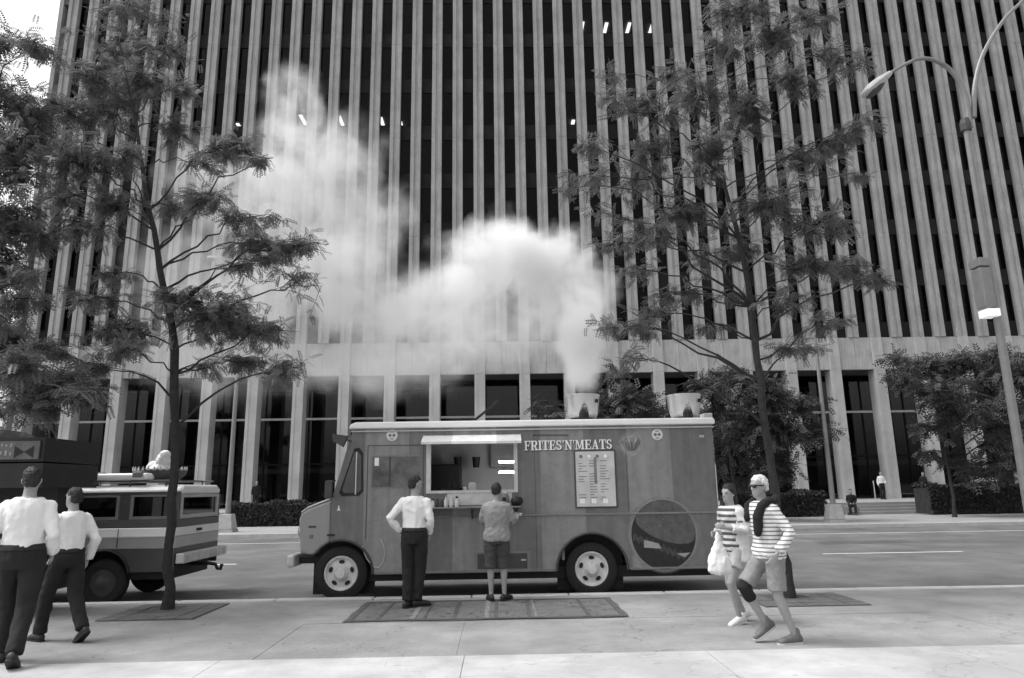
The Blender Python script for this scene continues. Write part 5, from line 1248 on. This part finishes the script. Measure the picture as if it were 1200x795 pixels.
# the two men at the left edge
person('man in white shirt and dark trousers walking at the pavement edge by the food cart', None, (on_y(26, 650, 7.45).x, 7.45, 0), .35, 1.90,
       dict(elL=(-.25, -.05, 1.13), wrL=(-.24, .10, .92), elR=(.25, -.08, 1.13), wrR=(.22, .10, .95), knL=(-.09, .14, .50), anL=(-.09, .16, .09), knR=(.09, -.04, .49), anR=(.09, -.26, .13), toeR=(0, .8, -.5)), head=(.15, .05), hairstyle='short', sleeve=.98, girth=1.08)
person('shorter man in white shirt striding beside the wagon, seen from behind', None, (-4.98, 8.50, 0), PI / 2 - .55, 1.70,
       dict(elL=(-.25, .05, 1.13), wrL=(-.22, .20, .98), elR=(.25, -.10, 1.13), wrR=(.24, .02, .90), knL=(-.09, .20, .50), anL=(-.09, .26, .09), knR=(.09, -.08, .49), anR=(.09, -.30, .15), toeR=(0, .75, -.55)), head=(.2, .05), hairstyle='short', sleeve=.98)
# far figures
def far_at(px, py, Y, z): p = on_y(px, py, Y); return (p.x, Y, z)
person('distant man in white shirt standing by a pier at the plaza entrance', None, far_at(1034, 575, 45.5, PLAZA), PI, 1.76, dict(elL=(-.26, .0, 1.13), wrL=(-.16, .14, 1.02)), vox=.018)
person('distant person in dark clothes sitting at the plaza steps by the lamp post', None, far_at(998, 590, 37.7, .02), PI - .4, 1.72,
       dict(pelvis=(0, 0, .52), hipL=(-.09, 0, .50), hipR=(.09, 0, .50), knL=(-.13, .42, .50), knR=(.13, .42, .50), anL=(-.13, .46, .09), anR=(.13, .46, .09), wrL=(-.10, .30, 1.02), wrR=(.10, .30, 1.02)), shirt='trousers_dark', vox=.018, lean=(0, .15))
st_ = MB(); st_.box(-.35, .35, -.22, .24, .36, .42); st_.box(-.32, -.26, -.2, .2, 0, .36); st_.box(.26, .32, -.2, .2, 0, .36)
o = st_.build('stone_bench', 'concrete_far', None); o.location = far_at(998, 590, 37.68, 0); o.rotation_euler = (0, 0, PI - .4); tag(o, 'small stone bench under the seated dark figure', 'bench')
person('distant person in white shirt half hidden behind the tall hedge', None, far_at(1167, 570, 44.5, PLAZA), PI / 2, 1.74, {}, vox=.018, lean=(0, .1))
person('distant person in dark suit standing behind the long low hedge', None, far_at(300, 580, 44.0, PLAZA), PI + .5, 1.76, {}, shirt='trousers_dark', vox=.018)
person('distant dark figure standing before the lobby beside a pier', None, far_at(1084, 578, 47.2, PLAZA), PI, 1.72, {}, shirt='trousers_dark', vox=.018)
po = MB().lathe([(.14, 0), (.14, .03), (.03, .04), (.03, 1.15), (.01, 1.17)], 12).build('stanchion', 'light_grey', None, True, loc=far_at(1026, 585, 42.0, PLAZA)); tag(po, 'slim pale stanchion post at the plaza entrance', 'post')
# bundle in the roof basket
bo = remesh(bn, 'cloth_bundle', .014, 'shirt_white', None, 3, .02, 12, loc=(bx.x, SY + .75, roofz - .13 + .10)); tag(bo, 'white cloth bundle heaped in the basket on the wagon roof', 'bundle')

# ================================================================== SMOKE from the roof fan
YS = TY + .6
PL = [(683, 438, 20, 24, 3.6), (683, 408, 26, 32, 2.8), (681, 376, 38, 40, 1.9), (672, 340, 50, 44, 1.2), (638, 310, 56, 48, 1.2), (596, 298, 56, 50, 1.15), (615, 350, 48, 40, .8), (650, 380, 40, 36, .7), (552, 330, 60, 52, .9), (505, 365, 66, 52, .75), (450, 372, 68, 56, .65), (400, 330, 72, 62, .65), (370, 265, 66, 66, .65), (345, 190, 56, 66, .65), (338, 118, 38, 52, .55), (400, 200, 54, 70, .5), (290, 235, 66, 56, .55), (230, 210, 44, 44, .45), (320, 340, 80, 70, .45), (560, 395, 90, 40, .40), (440, 270, 46, 60, .55), (430, 430, 120, 36, .18), (270, 400, 110, 70, .14), (230, 320, 90, 70, .18)]
sm = empty('tmp', (0, 0, 0)); bpy.data.objects.remove(sm)
hull = MB(); blobs = []
for i, (x, y, rx, ry, dn) in enumerate(PL):
    yy = YS - (.0 if i < 4 else .22 * (i % 3 - 1)) - (.23 if i < 3 else 0)
    if i == 0: yy = TY + .38
    c = on_y(x, y, yy); m = yy / F_PX * 1.03
    r = Vector((rx * m * 1.25, max(.55 * rx, 18) * m * 1.3, ry * m * 1.25))
    if i < 3: r.y = r.x
    blobs.append((c, r, dn)); hull.ell(c, r * 1.12, 16, 12)
vm = bpy.data.materials.new('smoke'); vm.use_nodes = True; N = vm.node_tree.nodes; L = vm.node_tree.links; N.remove(N['Principled BSDF'])
geo = N.new('ShaderNodeTexCoord')
nzv = N.new('ShaderNodeTexNoise'); nzv.inputs['Scale'].default_value = 1.4; nzv.inputs['Detail'].default_value = 4.0; L.new(geo.outputs['Object'], nzv.inputs['Vector'])
sub = N.new('ShaderNodeVectorMath'); sub.operation = 'MULTIPLY_ADD'; sub.inputs[1].default_value = (1.2, 1.2, 1.2); sub.inputs[2].default_value = (-.6, -.6, -.6); L.new(nzv.outputs['Color'], sub.inputs[0])
# the warp grows with distance from the fan mouth, so the plume leaves it clean
fo_ = blobs[0][0]
dst = N.new('ShaderNodeVectorMath'); dst.operation = 'DISTANCE'; dst.inputs[1].default_value = fo_; L.new(geo.outputs['Object'], dst.inputs[0])
wr = N.new('ShaderNodeMapRange'); wr.inputs['From Min'].default_value = .3; wr.inputs['From Max'].default_value = 2.2; wr.inputs['To Min'].default_value = .1; wr.inputs['To Max'].default_value = 1.1; L.new(dst.outputs['Value'], wr.inputs['Value'])
scl = N.new('ShaderNodeVectorMath'); scl.operation = 'SCALE'; L.new(sub.outputs[0], scl.inputs[0]); L.new(wr.outputs[0], scl.inputs['Scale'])
pos = N.new('ShaderNodeVectorMath'); pos.operation = 'ADD'; L.new(geo.outputs['Object'], pos.inputs[0]); L.new(scl.outputs[0], pos.inputs[1])
acc = None
for c, r, dn in blobs:
    a = N.new('ShaderNodeVectorMath'); a.operation = 'SUBTRACT'; a.inputs[1].default_value = c; L.new(pos.outputs[0], a.inputs[0])
    b = N.new('ShaderNodeVectorMath'); b.operation = 'DIVIDE'; b.inputs[1].default_value = r; L.new(a.outputs[0], b.inputs[0])
    l = N.new('ShaderNodeVectorMath'); l.operation = 'LENGTH'; L.new(b.outputs[0], l.inputs[0])
    mr = N.new('ShaderNodeMapRange'); mr.interpolation_type = 'SMOOTHSTEP'; mr.inputs['From Min'].default_value = 1.0; mr.inputs['From Max'].default_value = .15; mr.inputs['To Min'].default_value = 0; mr.inputs['To Max'].default_value = dn; L.new(l.outputs['Value'], mr.inputs['Value'])
    if acc is None: acc = mr.outputs[0]
    else:
        ad = N.new('ShaderNodeMath'); ad.operation = 'ADD'; L.new(acc, ad.inputs[0]); L.new(mr.outputs[0], ad.inputs[1]); acc = ad.outputs[0]
nf = N.new('ShaderNodeTexNoise'); nf.inputs['Scale'].default_value = 1.5; nf.inputs['Detail'].default_value = 6.0; nf.inputs['Roughness'].default_value = .66
mpv = N.new('ShaderNodeMapping'); mpv.inputs['Rotation'].default_value = (0, math.radians(38), 0); mpv.inputs['Scale'].default_value = (1.35, 1.2, .9); L.new(pos.outputs[0], mpv.inputs['Vector']); L.new(mpv.outputs[0], nf.inputs['Vector'])
mf = N.new('ShaderNodeMapRange'); mf.inputs['From Min'].default_value = .34; mf.inputs['From Max'].default_value = .66; mf.inputs['To Min'].default_value = .08; mf.inputs['To Max'].default_value = 1.9; L.new(nf.outputs['Fac'], mf.inputs['Value'])
mu = N.new('ShaderNodeMath'); mu.operation = 'MULTIPLY'; L.new(acc, mu.inputs[0]); L.new(mf.outputs[0], mu.inputs[1])
m3 = N.new('ShaderNodeMath'); m3.operation = 'MULTIPLY'; m3.inputs[1].default_value = 3.2; L.new(mu.outputs[0], m3.inputs[0])
pv = N.new('ShaderNodeVolumePrincipled'); pv.inputs['Color'].default_value = (.995, .995, .995, 1); pv.inputs['Anisotropy'].default_value = 0.0; L.new(m3.outputs[0], pv.inputs['Density'])
L.new(pv.outputs[0], N['Material Output'].inputs['Volume'])
sk_ = remesh(hull, 'smoke', .16, vm, None, 4)
tag(sk_, 'white cooking smoke billowing up from the truck roof fan', 'smoke', kind='stuff')
